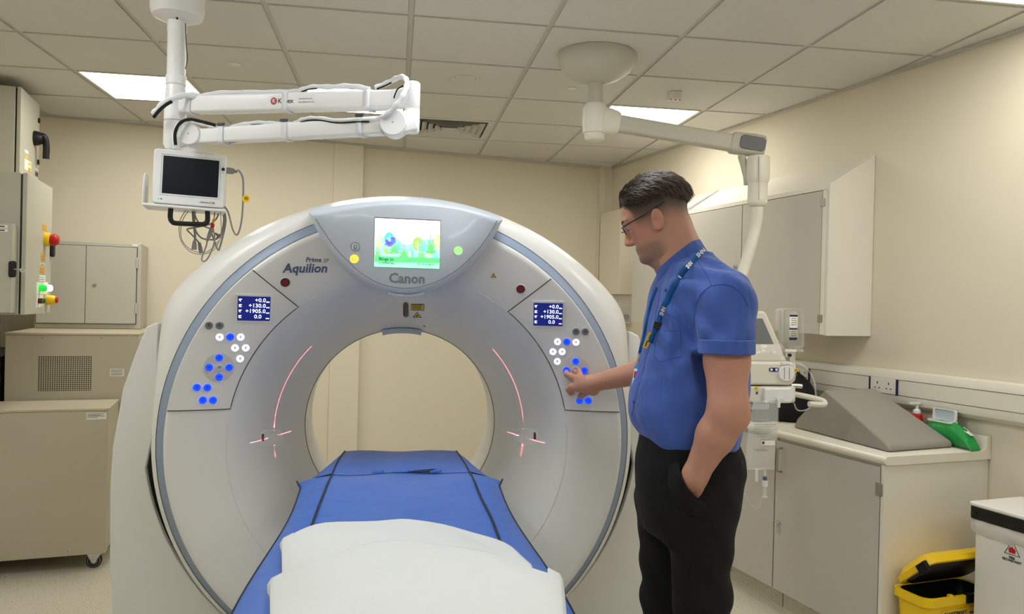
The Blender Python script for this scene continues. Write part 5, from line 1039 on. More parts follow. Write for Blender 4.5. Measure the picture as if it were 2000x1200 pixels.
for cu_, cv_ in ((ub-.06, VB1+.05), (UL+.1, VB1+.05), (ub-.06, 4.90), (UL+.1, 4.90)):
    c = rm(cu_, cv_, 0); wf_ = frame(c+Vector((0, 0, .038)), EU, (0, 0, 1)); w_ = MB(wf_).lathe([(.020, -.013), (.032, -.013), (.038, -.009), (.038, .009), (.032, .013), (.020, .013)], 28, cap=False).build('castor_wheel', 'rubber', fb); MB(wf_).lathe([(0, -.010), (.028, -.010), (.028, .010), (0, .010)], 20).build('wheel_hub', 'mid_grey', w_)
    MB(wf_).lathe([(.0285, .0125), (.031, .0135), (.0285, .0145)], 24, cap=False).build('wheel_ring', 'steel', w_)
    k = MB(wf_)
    for s in (-1, 1): k.prism([(-.036, .045), (.040, .045), (.018, .012), (.008, -.010), (-.006, -.010), (-.018, .010)], s*.019-.0015, s*.019+.0015)
    k.box((-.036, .040, -.020), (.040, .046, .020)).build('castor_fork', 'chrome', fb, bevel=.001)
# air unit against the back wall with perforated panel
VU = 4.985; pa = pV(10, 655, VU); pb_ = pV(272, 655, VU); zu = .5*(pa.z+pb_.z)
au = thing('air_unit', 'beige metal air unit with perforated vent panel behind the wheeled box', 'air unit', rm(-.9, 5.45, 0), AL)
u0_, u1_ = pa.dot(EU), pb_.dot(EU)
rbox((u0_, VU, .02), (u1_, VB-.02, zu)).build('casing', 'unit_paint', au, bevel=.005)
rbox((u0_-.003, VU-.003, zu), (u1_+.003, VB-.018, zu+.012)).build('top_cover', 'unit_paint', au, bevel=.002)
g0, g1 = pV(75, 695.5, VU), pV(178, 763, VU)
gr = MB(ROOM).box((g0.dot(EU), VU-.002, g1.z), (g1.dot(EU), VU-.0005, g0.z)).build('vent_panel', 'perforated', au, smooth=False)
g0, g1 = pV(215, 721, VU), pV(242, 735, VU); l = rbox((g0.dot(EU), VU-.0015, g1.z), (g1.dot(EU), VU-.0004, g0.z)).build('label', 'paper', au, smooth=False)
for k in range(4): rbox((g0.dot(EU)+.004, VU-.002, g0.z-.008-.009*k), (g1.dot(EU)-.006, VU-.0014, g0.z-.005-.009*k)).build('label_text', 'ink', l, smooth=False)
for px in (82, 198): p = pV(px, 661, VU); MB(frame(p-EV*.001, EU, (0, 0, 1))).lathe([(.005, 0), (.004, .003), (0, .003)], 8).build('screw', 'steel', au)
rbox((UL+.03, 5.05, 0), (u0_-.03, 5.9, 1.10)).build('back_frame', 'black_matt', au, smooth=False)
# steel cupboard standing on the air unit
VC_ = 5.60; pa, pb_, pcn = pV(66, 640, VC_), pV(273, 640, VC_), pV(273, 476, VC_)
ct = thing('steel_cupboard', 'small grey two-door steel cupboard standing on the beige air unit', 'cupboard', rm(-.85, 5.8, zu+.012), AL)
u0_, u1_ = pa.dot(EU), pb_.dot(EU); zc1 = pcn.z; zc0 = zu+.0125
rbox((u0_, VC_+.004, zc0), (u1_, VB-.004, zc1)).build('casing', 'cabinet_paint', ct, bevel=.006)
s1 = pV(167.5, 560, VC_).dot(EU); e0, e1 = pV(68, 560, VC_).dot(EU)+.012, pV(266, 560, VC_).dot(EU)
zd0, zd1 = zc0+.035, zc1-.030
rbox((e0-.004, VC_-.0005, zd0-.004), (e1+.004, VC_+.004, zd1+.004)).build('door_gap', 'seam_dark', ct, smooth=False)
for a_, b_ in ((e0, s1-.0015), (s1+.0015, e1)):
    d = rbox((a_, VC_-.014, zd0), (b_, VC_-.0005, zd1)).build('door', 'cabinet_paint', ct, bevel=.002)
    if b_ == e1:
        c = pV(185, 557, VC_-.014); MB(frame(c, EU, (0, 0, 1))).lathe([(.012, 0), (.012, .003), (.008, .004), (0, .003)], 18).build('lock', 'steel', d)
        for py in (514, 603): c = pV(269.5, py, VC_-.014); rbox((e1-.004, VC_-.02, c.z-.035), (e1+.010, VC_-.002, c.z+.035)).build('hinge', 'cabinet_paint', d, bevel=.004)
c = pV(264, 479.5, VC_); rbox((c.dot(EU)-.018, VC_+.0025, c.z-.006), (c.dot(EU)+.018, VC_+.0039, c.z+.006)).build('name_plate', 'paper', ct, smooth=False)
# ------------------------------------------------------------------ the operator: implicit surfaces polygonised to continuous meshes
MC = Vector((.806, 2.10, 0)); NB = Vector((MC.x, MC.y, 0)).normalized(); EA = Vector((NB.y, -NB.x, 0))
def loc(p): d = Vector(p)-MC; return np.array((d.dot(EA), d.dot(NB), p[2]))
def wld(q): return MC+EA*float(q[0])+NB*float(q[1])+Vector((0, 0, float(q[2])))
def mp(px, py, b=0): return loc(onpl(px, py, MC+NB*b, NB))
def rcone(P, A, Bq, ra, rb):
    A = np.asarray(A, float); Bq = np.asarray(Bq, float); d = Bq-A; t = np.clip(((P-A)@d)/(d@d), 0, 1)
    return np.linalg.norm(P-(A+t[..., None]*d), axis=-1)-(ra+(rb-ra)*t)
def smin(a, b, k):
    h = np.clip(.5+.5*(b-a)/k, 0, 1); return b*(1-h)+a*h-k*h*(1-h)
def nets(F, lo, h):
    S = F < 0; nx, ny, nz = F.shape; cnt = np.zeros((nx-1, ny-1, nz-1), int)
    for i in (0, 1):
        for j in (0, 1):
            for k in (0, 1): cnt += S[i:nx-1+i, j:ny-1+j, k:nz-1+k]
    act = (cnt > 0) & (cnt < 8); idx = np.argwhere(act); num = -np.ones(act.shape, int); num[act] = np.arange(len(idx))
    acc = np.zeros((len(idx), 3)); n = np.zeros(len(idx)); cs = [(i, j, k) for i in (0, 1) for j in (0, 1) for k in (0, 1)]
    for a in cs:
        for ax in range(3):
            if a[ax]: continue
            b = list(a); b[ax] = 1; fa = F[tuple((idx+a).T)]; fb = F[tuple((idx+b).T)]; cr = (fa < 0) != (fb < 0)
            t = np.where(cr, fa/np.where(cr, fa-fb, 1), 0); p = np.array(a)[None]+t[:, None]*(np.array(b)-np.array(a))[None]
            acc[cr] += p[cr]; n[cr] += 1
    V = lo+h*(idx+acc/n[:, None]); faces = []
    for ax in range(3):
        sl0 = [slice(None)]*3; sl1 = [slice(None)]*3; sl0[ax] = slice(0, -1); sl1[ax] = slice(1, None)
        ed = np.argwhere(S[tuple(sl0)] != S[tuple(sl1)]); u, v = [q for q in range(3) if q != ax]
        ed = ed[(ed[:, u] > 0) & (ed[:, v] > 0) & (ed[:, u] < F.shape[u]-1) & (ed[:, v] < F.shape[v]-1)]
        def nb(du, dv): e = ed.copy(); e[:, u] -= du; e[:, v] -= dv; return num[tuple(e.T)]
        q = np.stack([nb(0, 0), nb(1, 0), nb(1, 1), nb(0, 1)], 1); s0 = S[tuple(ed.T)]; flip = s0 if ax != 1 else ~s0
        q[~flip] = q[~flip][:, ::-1]; faces.append(q)
    return V, np.concatenate(faces)
def axes(lo, hi, h): return [np.arange(lo[i], hi[i]+h, h) for i in range(3)]
def polygonise(fn, lo, hi, h):
    X = axes(lo, hi, h); P = np.stack(np.meshgrid(*X, indexing='ij'), -1); F = np.empty(P.shape[:3])
    for i in range(len(X[0])): F[i] = fn(P[i])
    return nets(F, np.array([x[0] for x in X]), h)
def pmesh(name, V, Fq, m, parent, attr=None, smooth=2):
    V = V.copy()
    if smooth:                                   # a little Laplacian relaxing
        E_ = np.concatenate([Fq[:, [0, 1]], Fq[:, [1, 2]], Fq[:, [2, 3]], Fq[:, [3, 0]]]); E_ = np.concatenate([E_, E_[:, ::-1]])
        deg = np.bincount(E_[:, 0], minlength=len(V))[:, None]
        for _ in range(smooth):
            for lam in (.5, -.42):
                s = np.zeros_like(V); np.add.at(s, E_[:, 0], V[E_[:, 1]]); V += lam*(s/np.maximum(deg, 1)-V)
    Wd = V[:, :1]*np.array(EA)[None]+V[:, 1:2]*np.array(NB)[None]+np.array((0, 0, 1.))[None]*V[:, 2:3]+np.array(MC)[None]
    Mi = np.array(WM[parent].inverted()) if parent is not None else np.eye(4)
    L = Wd@Mi[:3, :3].T+Mi[:3, 3]; me = bpy.data.meshes.new(name); me.vertices.add(len(L)); me.vertices.foreach_set('co', L.ravel())
    me.loops.add(Fq.size); me.loops.foreach_set('vertex_index', Fq.ravel().astype(np.int32)); me.polygons.add(len(Fq)); me.polygons.foreach_set('loop_start', np.arange(0, Fq.size, 4, dtype=np.int32))
    me.update(calc_edges=True); me.validate(); me.polygons.foreach_set('use_smooth', [True]*len(me.polygons))
    bm = bmesh.new(); bm.from_mesh(me); bmesh.ops.recalc_face_normals(bm, faces=bm.faces); bm.to_mesh(me); bm.free()
    if attr:
        for k, f in attr.items():
            at = me.attributes.new(k, 'FLOAT', 'POINT'); at.data.foreach_set('value', f(V).astype(np.float32))
    me.materials.append(MATS[m]); o = bpy.data.objects.new(name, me); col(o); WM[o] = WM.get(parent, Matrix())
    if parent is not None: o.parent = parent
    return o
# --- skin with haircut fade and stubble carried as per-point amounts
def skin_mat():
    m = bpy.data.materials.new('skin'); m.use_nodes = True; nt = m.node_tree; b = nt.nodes['Principled BSDF']
    b.inputs['Roughness'].default_value = .5; b.inputs['Subsurface Weight'].default_value = .12; b.inputs['Subsurface Radius'].default_value = (.01, .004, .002)
    tc = nt.nodes.new('ShaderNodeTexCoord'); n = nt.nodes.new('ShaderNodeTexNoise'); n.inputs['Scale'].default_value = 14; n.inputs['Detail'].default_value = 6; nt.links.new(tc.outputs['Object'], n.inputs['Vector'])
    r = nt.nodes.new('ShaderNodeMix'); r.data_type = 'RGBA'; r.inputs[6].default_value = (*lin((180, 133, 110)), 1); r.inputs[7].default_value = (*lin((200, 150, 126)), 1); nt.links.new(n.outputs['Fac'], r.inputs[0]); cur = r.outputs[2]
    n3 = nt.nodes.new('ShaderNodeTexNoise'); n3.inputs['Scale'].default_value = 900; nt.links.new(tc.outputs['Object'], n3.inputs['Vector'])
    for nm, c in (('flush', (206, 128, 112)), ('stubble', (118, 94, 80)), ('scalp', (50, 42, 38))):
        a = nt.nodes.new('ShaderNodeAttribute'); a.attribute_name = nm; mu = nt.nodes.new('ShaderNodeMath'); mu.operation = 'MULTIPLY'; mr = nt.nodes.new('ShaderNodeMapRange'); mr.inputs[3].default_value = .75; mr.inputs[4].default_value = 1.2
        nt.links.new(n3.outputs['Fac'], mr.inputs[0]); nt.links.new(a.outputs['Fac'], mu.inputs[0]); nt.links.new(mr.outputs[0], mu.inputs[1]); mu.use_clamp = True
        x = nt.nodes.new('ShaderNodeMix'); x.data_type = 'RGBA'; x.inputs[7].default_value = (*lin(c), 1); nt.links.new(cur, x.inputs[6]); nt.links.new(mu.outputs[0], x.inputs[0]); cur = x.outputs[2]
    nt.links.new(cur, b.inputs['Base Color'])
    bp = nt.nodes.new('ShaderNodeBump'); bp.inputs['Strength'].default_value = .12; bp.inputs['Distance'].default_value = .001; n4 = nt.nodes.new('ShaderNodeTexNoise'); n4.inputs['Scale'].default_value = 400; nt.links.new(tc.outputs['Object'], n4.inputs['Vector']); nt.links.new(n4.outputs['Fac'], bp.inputs['Height']); nt.links.new(bp.outputs['Normal'], b.inputs['Normal']); MATS['skin'] = m
skin_mat()
mat('shirt_blue', (62, 93, 174), .8, noise=.06, nscale=40, bump=.15, bscale=700, sheen=.15)
def cloth_folds(m, sc, dist, st):
    nt = m.node_tree; b = nt.nodes['Principled BSDF']; old = b.inputs['Normal'].links[0].from_socket
    tc = nt.nodes.new('ShaderNodeTexCoord'); mp_ = nt.nodes.new('ShaderNodeMapping'); mp_.inputs['Rotation'].default_value = (.3, .7, .2); mp_.inputs['Scale'].default_value = (1, 1, .45); n = nt.nodes.new('ShaderNodeTexNoise'); n.inputs['Scale'].default_value = sc; n.inputs['Detail'].default_value = 2.5; n.inputs['Distortion'].default_value = .9
    nt.links.new(tc.outputs['Object'], mp_.inputs['Vector']); nt.links.new(mp_.outputs['Vector'], n.inputs['Vector']); bp = nt.nodes.new('ShaderNodeBump'); bp.inputs['Distance'].default_value = dist; bp.inputs['Strength'].default_value = st
    nt.links.new(n.outputs['Fac'], bp.inputs['Height']); nt.links.new(old, bp.inputs['Normal']); nt.links.new(bp.outputs['Normal'], b.inputs['Normal'])
cloth_folds(MATS['shirt_blue'], 11, .035, .55); cloth_folds(MATS['mattress_blue'], 7, .02, .3); cloth_folds(MATS['sheet_white'], 6, .02, .3)
mat('shirt_seam', (48, 74, 148), .8)
mat('trouser_black', (7, 7, 9), .9, bump=.15, bscale=500)
mat('hair', (46, 37, 31), .45, noise=.5, nscale=60)
mat('hair_strand', (86, 72, 60), .4, noise=.5, nscale=200)
mat('lanyard_blue', (0, 84, 150), .6)
mat('eye_white', (230, 226, 220), .2)
mat('badge_blue', (60, 140, 220), .4)
man = thing('person', 'person in blue short-sleeved shirt and black trousers pressing a scanner button', 'person', MC)
# --- head
HP = radians(21); EAR = mp(1281, 437, 0)
HX = np.array((-cos(HP), 0, -sin(HP))); HZ = np.array((-sin(HP), 0, cos(HP))); HY = np.array((0, -1., 0)); HR = np.stack([HX, HY, HZ])   # forward, near side, up
def toh(P): return (P-EAR)@HR.T
def frh(q): return EAR+np.asarray(q, float)@HR
TZt = np.array([-.106, -.100, -.094, -.085, -.07, -.055, -.04, -.02, 0, .015, .03, .045, .06, .073, .085, .100, .112, .120, .127])
TF = np.array([.050, .062, .069, .0735, .072, .0745, .075, .077, .079, .083, .0895, .0895, .0875, .083, .076, .062, .045, .026, .0])
TB = np.array([.026, .012, -.004, -.022, -.040, -.052, -.064, -.080, -.092, -.099, -.104, -.106, -.105, -.102, -.096, -.084, -.070, -.054, -.03])
TW = np.array([.012, .025, .034, .043, .051, .056, .060, .065, .069, .071, .073, .0745, .0755, .0745, .0725, .065, .053, .038, .010])
zz_ = np.linspace(-.106, .127, 160)
def smooth_t(T):
    t = np.interp(zz_, TZt, T); k = np.hanning(15); k /= k.sum(); tp = np.pad(t, 7, mode='edge'); return np.convolve(tp, k, 'valid')
TFs, TBs, TWs = smooth_t(TF), smooth_t(TB), smooth_t(TW)
def skull(q):
    z = np.clip(q[..., 2], -.106, .127); f = np.interp(z, zz_, TFs); b = np.interp(z, zz_, TBs); w = np.interp(z, zz_, TWs)
    c = (f+b)/2; rx = np.maximum((f-b)/2, .004); e = 2.25
    v = (np.abs((q[..., 0]-c)/rx)**e+np.abs(q[..., 1]/w)**e)**(1/e)
    d = (v-1)*np.minimum(rx, w); return np.maximum(d, np.abs(q[..., 2]-.0105)-.1165)
def sy(q): r = q.copy(); r[..., 1] = np.abs(r[..., 1]); return r
def headf(P):
    q = toh(P); s = sy(q); d = skull(q)
    d = smin(d, rcone(q, (.082, 0, .014), (.0945, 0, -.026), .0065, .0100), .012)                     # nose
    d = smin(d, rcone(s, (.086, .009, -.030), (.080, .013, -.029), .0080, .0072), .007)
    d = smin(d, rcone(s, (.080, 0, .030), (.070, .045, .031), .010, .009), .014)                    # brow
    d = smin(d, rcone(s, (.0755, 0, -.0515), (.066, .022, -.054), .0060, .004), .005)                  # lips
    d = smin(d, rcone(s, (.0740, 0, -.0615), (.064, .020, -.060), .0064, .004), .005)
    d = smin(d, rcone(q, (.063, -.008, -.086), (.063, .008, -.086), .013, .013), .02)                # chin
    d = -smin(-d, rcone(s, (.092, .030, .009), (.085, .040, .009), .013, .012), .010)                # eye socket
    d = smin(d, rcone(s, (.0685, .028, .009), (.066, .038, .009), .0115, .011), .004)                 # lids
    d = -smin(-d, rcone(s, (.0812, 0, -.0565), (.069, .024, -.0570), .0012, .001), .003)             # mouth line
    # ear: tilted shell with rim and hollow
    ez = np.array((-.12, .0, .99)); ex = np.array((.99, 0, .12)); o = (s-np.array((-.008, .0775, .001)))/.86; u = o@ex; v = o@ez; w = o[..., 1]-.25*np.maximum(-u, 0)-.12*v
    rr = np.sqrt((u/.0175)**2+((v-.002*0)/.031)**2); er = np.maximum((rr-1)*.0175, np.abs(w)-.0065)
    rim = np.sqrt(((np.sqrt((u/.0165)**2+(v/.0295)**2)-1)*.0165)**2+(w-.0045)**2)-.0042
    er = -smin(-er, np.sqrt((u-.004)**2+((v+.002)*.7)**2+(w-.011)**2)-.0105, .004); er = smin(er, rim, .004)
    er = smin(er, rcone(s, (.000, .074, -.022), (.004, .074, -.020), .007, .007), .006)
    return smin(d, er, .006)
NK0, NK1 = mp(1309, 448), mp(1336, 536)
# --- arms
SH = mp(1418, 585, -.165); ELB = mp(1421, 806, -.235); WRS = mp(1357, 930, -.200)
wr2 = loc(pY(1163, 748, 2.640)); el2 = np.array(loc(Vector((.955, 2.47, 1.285)))); sh2 = mp(1345, 585, .175)
body_prims = []
def bp_(A, Bq, ra, rb, k=.02): body_prims.append((np.asarray(A, float), np.asarray(Bq, float), ra, rb, k))
bp_(NK0, NK1, .056, .060, .03); bp_(mp(1298, 470), mp(1318, 520), .048, .054, .03); bp_(mp(1327, 450), mp(1344, 500), .034, .046, .03)
bp_(mp(1340, 640), mp(1345, 800), .09, .10, .04); bp_(mp(1352, 590, -.1), mp(1345, 590, .1), .055, .055, .04); bp_(mp(1338, 530), mp(1342, 640), .055, .08, .03); bp_(mp(1345, 800, -.05), mp(1345, 900, .05), .10, .10, .04)
bp_(SH, ELB+(SH-ELB)*.45, .058, .0555); bp_(ELB+(SH-ELB)*.45, ELB, .0555, .047); bp_(ELB, ELB+(WRS-ELB)*.35, .047, .047); bp_(ELB+(WRS-ELB)*.35, WRS, .047, .031); bp_(WRS, mp(1349, 965, -.155), .031, .030)
bp_(ELB+np.array((.012, .0, -.01)), ELB+np.array((.006, 0, .02)), .036, .036, .03)
bp_(mp(1349, 965, -.155), mp(1340, 1010, -.10), .030, .022)
bp_(sh2, el2, .056, .046); bp_(el2, el2+(wr2-el2)*.4, .046, .045); bp_(el2+(wr2-el2)*.4, wr2, .045, .030)
# --- right hand on the panel (pixels give directions, the panel gives the distance)
def hp(px, py, off): return loc(gpt(px, py, off))
def chain(pts, rs, k=.006):
    for i in range(len(pts)-1): bp_(pts[i], pts[i+1], rs[i], rs[i+1], k)
bp_(wr2, hp(1148, 750, .085), .029, .026, .012)
bp_(hp(1150, 744, .080), hp(1131, 742, .058), .020, .015, .012); bp_(hp(1152, 754, .085), hp(1129, 752, .062), .021, .0165, .012); bp_(hp(1156, 762, .080), hp(1128, 758, .060), .017, .0150, .012); bp_(hp(1160, 764, .07), hp(1150, 765, .055), .017, .013, .012)
chain([hp(1131, 742, .058), hp(1117, 736, .042), hp(1108, 731, .026), hp(1106, 726, .012)], [.0125, .0108, .0098, .0082])        # finger pressing the button
chain([hp(1139, 741, .055), hp(1134, 735, .040), hp(1131.5, 728, .030), hp(1131, 721.5, .022)], [.0115, .0105, .0095, .0075])      # finger raised
chain([hp(1137, 745, .045), hp(1130, 738, .022), hp(1125, 729, .013), hp(1122, 724.5, .010)], [.0115, .0105, .0095, .008])        # finger behind it
chain([hp(1128, 757, .060), hp(1117, 756, .052), hp(1111, 761, .040), hp(1115, 767, .030), hp(1119, 768, .026)], [.0145, .0125, .0115, .0105, .0085])   # curled finger
chain([hp(1152, 764, .050), hp(1143, 768, .034), hp(1136, 773, .022), hp(1131.5, 777, .013)], [.013, .0115, .0105, .008])          # thumb against the panel
lo = np.array((-.42, -.36, .80)); hi = np.array((.30, .78, 1.86)); h = .0045
X = axes(lo, hi, h); shp = tuple(len(x) for x in X); Fb = np.full(shp, .2, np.float32)
def sub(pmin, pmax):
    return [slice(max(0, int((pmin[i]-lo[i])/h)), min(shp[i], int((pmax[i]-lo[i])/h)+2)) for i in range(3)]
def blockP(sl): return np.stack(np.meshgrid(*[X[i][sl[i]] for i in range(3)], indexing='ij'), -1)
sl = sub(EAR-.17, EAR+.17); Fb[tuple(sl)] = headf(blockP(sl))
for A_, B_, ra, rb, k in body_prims:
    m_ = max(ra, rb)+.06; sl = sub(np.minimum(A_, B_)-m_, np.maximum(A_, B_)+m_)
    if any(s.start >= s.stop for s in sl): continue
    sl = tuple(sl); Fb[sl] = smin(Fb[sl], rcone(blockP(sl), A_, B_, ra, rb), k)
V, Fq = nets(Fb, np.array([x[0] for x in X]), h)
def ss(a, b, x): t = np.clip((x-a)/(b-a), 0, 1); return t*t*(3-2*t)
def inhead(q): return (skull(q) < .03)
def hline_z(x): return np.interp(x, [-.112, -.05, .03, .06, .085], [.028, .058, .056, .066, .084])
def scalp(V):
    q = toh(V); x, z = q[:, 0], q[:, 2]; line = hline_z(x); d = z-line
    s = ss(-.080, -.002, d)**.95*np.where(d < .002, ss(.060, .046, x-.6*np.clip(d+.02, 0, .02)), 1)
    ear = (np.abs(q[:, 1]) > .0775) & (z < .04); return np.where(inhead(q) & ~ear, s, 0)
def stub(V):
    q = toh(V); x, z = q[:, 0], q[:, 2]; s = ss(-.040, -.062, z)*.6*ss(.00, .03, x+.012); s = np.maximum(s, .35*ss(-.03, -.045, z)*ss(.07, .078, x)*ss(-.052, -.046, z)); return np.where(inhead(q), s, 0)
def flush(V):
    q = toh(V); s = .55*ss(.05, .0, np.sqrt((q[:, 0]-.055)**2+(q[:, 2]+.012)**2))+.5*ss(.0145, .010, np.sqrt((q[:, 0]-.104)**2+(q[:, 2]+.03)**2)*.6)+.35*(np.abs(q[:, 1]) > .0775)*(np.abs(q[:, 2]-.005) < .045)
    lip = .55*ss(.007, .003, np.abs(q[:, 2]+.0595))*ss(.075, .082, q[:, 0])*(np.abs(q[:, 1]) < .026); return np.where(inhead(q), np.clip(s+lip, 0, 1), .12)
body = pmesh('body', V, Fq, 'skin', man, dict(scalp=scalp, stubble=stub, flush=flush), smooth=2)
# --- hair on top
def hairf(P):
    q = toh(P); x, z = q[..., 0], q[..., 2]; t = ss(-.004, .034, z-hline_z(x))*(.0125+.003*np.clip(x*10, -1, 1))
    d = skull(q)-t-.0016*np.sin(q[..., 1]*330+x*150+z*90)*ss(.0, .010, t)-.001*np.sin(x*500+q[..., 1]*170)*ss(0, .01, t)
    return np.maximum(d, .0012-t)
V, Fq = polygonise(hairf, EAR-.16, EAR+np.array((.16, .10, .17)), .004)
hr = pmesh('hair', V, Fq, 'hair', man, smooth=1)
rs = np.random.default_rng(5); mb = MB(); NH = 2600
dirs = rs.normal(size=(NH*3, 3)); dirs /= np.linalg.norm(dirs, axis=1)[:, None]; dirs = dirs[dirs[:, 2] > -.1]; C0 = np.array((-.01, 0, .03)); tt = np.linspace(.05, .16, 90)
Pq = C0[None, None]+dirs[:, None]*tt[None, :, None]; fs_ = skull(Pq); kk = np.argmax(fs_ > 0, axis=1); Sp = Pq[np.arange(len(Pq)), kk]
keep = (Sp[:, 2] > hline_z(Sp[:, 0])-.008) & (Sp[:, 0] < .086); Sp = Sp[keep][:NH]; eps = .002
gn = np.stack([skull(Sp+np.eye(3)[i]*eps)-skull(Sp-np.eye(3)[i]*eps) for i in range(3)], 1); gn /= np.linalg.norm(gn, axis=1)[:, None]
for p, n in zip(Sp, gn):
    hgt = float(ss(-.008, .034, p[2]-hline_z(p[0]))); sw = np.array((-.9, .35*np.sign(p[1])*(abs(p[1]) > .015)+rs.uniform(-.3, .3), -.15-.9*max(0, -p[0]-.02)/.08-.5*abs(p[1])/.06)); tg = sw-n*(sw@n); tg /= np.linalg.norm(tg)+1e-9
    L = (.006+.022*hgt)*rs.uniform(.7, 1.2); p0 = p+n*(.0125*hgt-.001); lift = .10+.22*hgt*rs.uniform(.2, 1.2); p1 = p0+tg*L*.5+n*L*lift*.8; p2 = p0+tg*L+n*L*lift*.75
    mb.tube([wld(frh(q_)) for q_ in (p0, p1, p2)], [.0010, .0009, .0002], 3, cap=False)
mb.build('hair_strands', 'hair_strand', hr, smooth=True)
# --- eyes, eyebrows and glasses
for s in (-1, 1):
    c = wld(frh((.0662, s*.033, .0085))); e = MB(Matrix.Translation(c)).ball((0, 0, 0), .0122, 18, 12).build('eyeball', 'eye_white', body); c2 = wld(frh((.0765, s*.0335, .0060))); MB(Matrix.Translation(c2)).ball((0, 0, 0), .0042, 12, 8).build('iris', 'dark_grey', e)
    mb = MB(); rs = np.random.default_rng(9)
    for k in range(46):
        y = s*(.012+.040*k/45); xx = .0925-.013*(k/45)**2*1.6; p = np.array((xx-.0035, y, .028+.003*sin(pi*k/45))); mb.tube([wld(frh(p)), wld(frh(p+np.array((.003, s*.006, .003+rs.uniform(-.002, .002)))))], [.0009, .0003], 4)
    mb.build('eyebrow', 'hair', body)
gl = None
def gh(q): return wld(frh(q))
rimp = [[gh((.0955-.006*abs(yy-.034)/.03, s*yy, .000+zz)) for yy, zz in [(.034+.026*np.sign(cos(t))*abs(cos(t))**.6, .018*np.sign(sin(t))*abs(sin(t))**.7) for t in [2*pi*k/32 for k in range(32)]]] for s in (-1, 1)]
mb = MB()
for R_ in rimp: mb.tube(R_[0:17], .0013, 6)
mb.tube([gh((.096, -.009, .009)), gh((.100, 0, .011)), gh((.096, .009, .009))], .0013, 6)
gl = mb.build('glasses', 'black', man)
for R_ in rimp:
    c = sum(R_, Vector())/32; MB().loft([R_, [p+(c-p)*.02+EA*-.0012 for p in R_]]).build('lens', 'glass_lens', gl, smooth=False)
for s in (-1, 1):
    tip = [gh((.090, s*.061, .016)), gh((.060, s*.0740, .020)), gh((.020, s*.0790, .026)), gh((-.012, s*.0815, .033)), gh((-.042, s*.0805, .040))]
    mb = MB(); Q = bez(tip, 5); secs = []
    for p in Q: secs.append([p+Vector((0, 0, 1))*dz+NB*db for dz, db in ((-.0022, -.001), (-.0022, .001), (.0022, .001), (.0022, -.001))])
    mb.loft(secs).build('temple', 'black', gl)
# --- shirt
PH = radians(17); FD = np.array((-cos(PH), -sin(PH))); SD = np.array((sin(PH), -cos(PH)))
rows = [(497, 1318, 1386, .075), (508, 1304, 1402, .105), (522, 1292, 1420, .145), (540, 1281, 1438, .182), (560, 1272, 1450, .200), (585, 1266, 1456, .206), (635, 1258, 1460, .200), (690, 1249, 1461, .190), (730, 1241, 1461, .186), (757, 1234, 1460, .184), (782, 1228, 1458, .183), (806, 1227, 1452, .182), (828, 1231, 1446, .181), (845, 1239, 1442, .180), (862, 1251, 1438, .177), (880, 1262, 1434, .172)]
Rz = np.array([mp(1345, r[0])[2] for r in rows])[::-1]; Rc = np.array([(mp(r[1], r[0])[0]+mp(r[2], r[0])[0])/2 for r in rows])[::-1]; Re = np.array([(mp(r[2], r[0])[0]-mp(r[1], r[0])[0])/2 for r in rows])[::-1]; Rw = np.array([r[3] for r in rows])[::-1]
Rd = np.sqrt(np.maximum(Re**2-(Rw*sin(PH))**2, .04**2))/cos(PH)
zs = np.linspace(Rz[0], Rz[-1], 140)
def sm(T): t = np.interp(zs, Rz, T); k = np.hanning(11); k /= k.sum(); return np.convolve(np.pad(t, 5, mode='edge'), k, 'valid')
Cc, Cd, Cw = sm(Rc), sm(Rd), sm(Rw)
def torsof(P):
    z = np.clip(P[..., 2], zs[0], zs[-1]); c = np.interp(z, zs, Cc); d = np.interp(z, zs, Cd); w = np.interp(z, zs, Cw); a = P[..., 0]-c; b = P[..., 1]
    u = a*FD[0]+b*FD[1]; v = a*SD[0]+b*SD[1]; e = 2.3; r = (np.abs(u/d)**e+np.abs(v/w)**e)**(1/e)
    return np.maximum((r-1)*np.minimum(d, w), P[..., 2]-Rz[-1])
SLH = mp(1419, 686, -.212); far_end = sh2+(el2-sh2)*.62
hemz = mp(1345, 866)[2]
def shirtf(P):
    d = torsof(P)
    sl_ = smin(rcone(P, SH+np.array((0, .0, .0)), SLH, .0700, .0655), rcone(P, SH+np.array((-.02, .05, .012)), SH, .06, .066), .04)
    d = smin(d, sl_, .022); d = smin(d, rcone(P, sh2, far_end, .068, .068), .03)
    a, b, z = P[..., 0], P[..., 1], P[..., 2]; arm = np.exp(-((a-SH[0])**2+(z-SH[2]+.02)**2)/.02)
    d = d + .0055*np.sin(95*(z*.75+a*.75)+6*b+2.5*np.sin(a*22))*np.exp(-((a-.02)**2/.012+(z-1.40)**2/.010)) \
          + .0050*np.sin(70*(z*.9-a*.55)+4*np.sin(z*19))*ss(1.30, 1.14, z) + .0045*np.sin(60*(a*.9+z*.35)+5*np.sin(z*13+b*9))*ss(1.24, 1.36, z)*ss(.0, .06, a+.06) \
          + .0032*np.sin(130*a+40*z)*arm*ss(1.46, 1.30, z)
    # sleeve end and hem are cut clean
    ax = (SLH-SH)/np.linalg.norm(SLH-SH); near = rcone(P, SH, SLH+ax*.1, .09, .09) < 0
    d = np.where(near & (b < -.13), np.maximum(d, (P-SLH)@ax), d)
    return np.maximum(d, (hemz+.006*np.sin(a*18))-z)
V, Fq = polygonise(shirtf, np.array((-.26, -.34, hemz-.03)), np.array((.26, .46, 1.66)), .0055)
shirt = pmesh('shirt', V, Fq, 'shirt_blue', man, smooth=2)
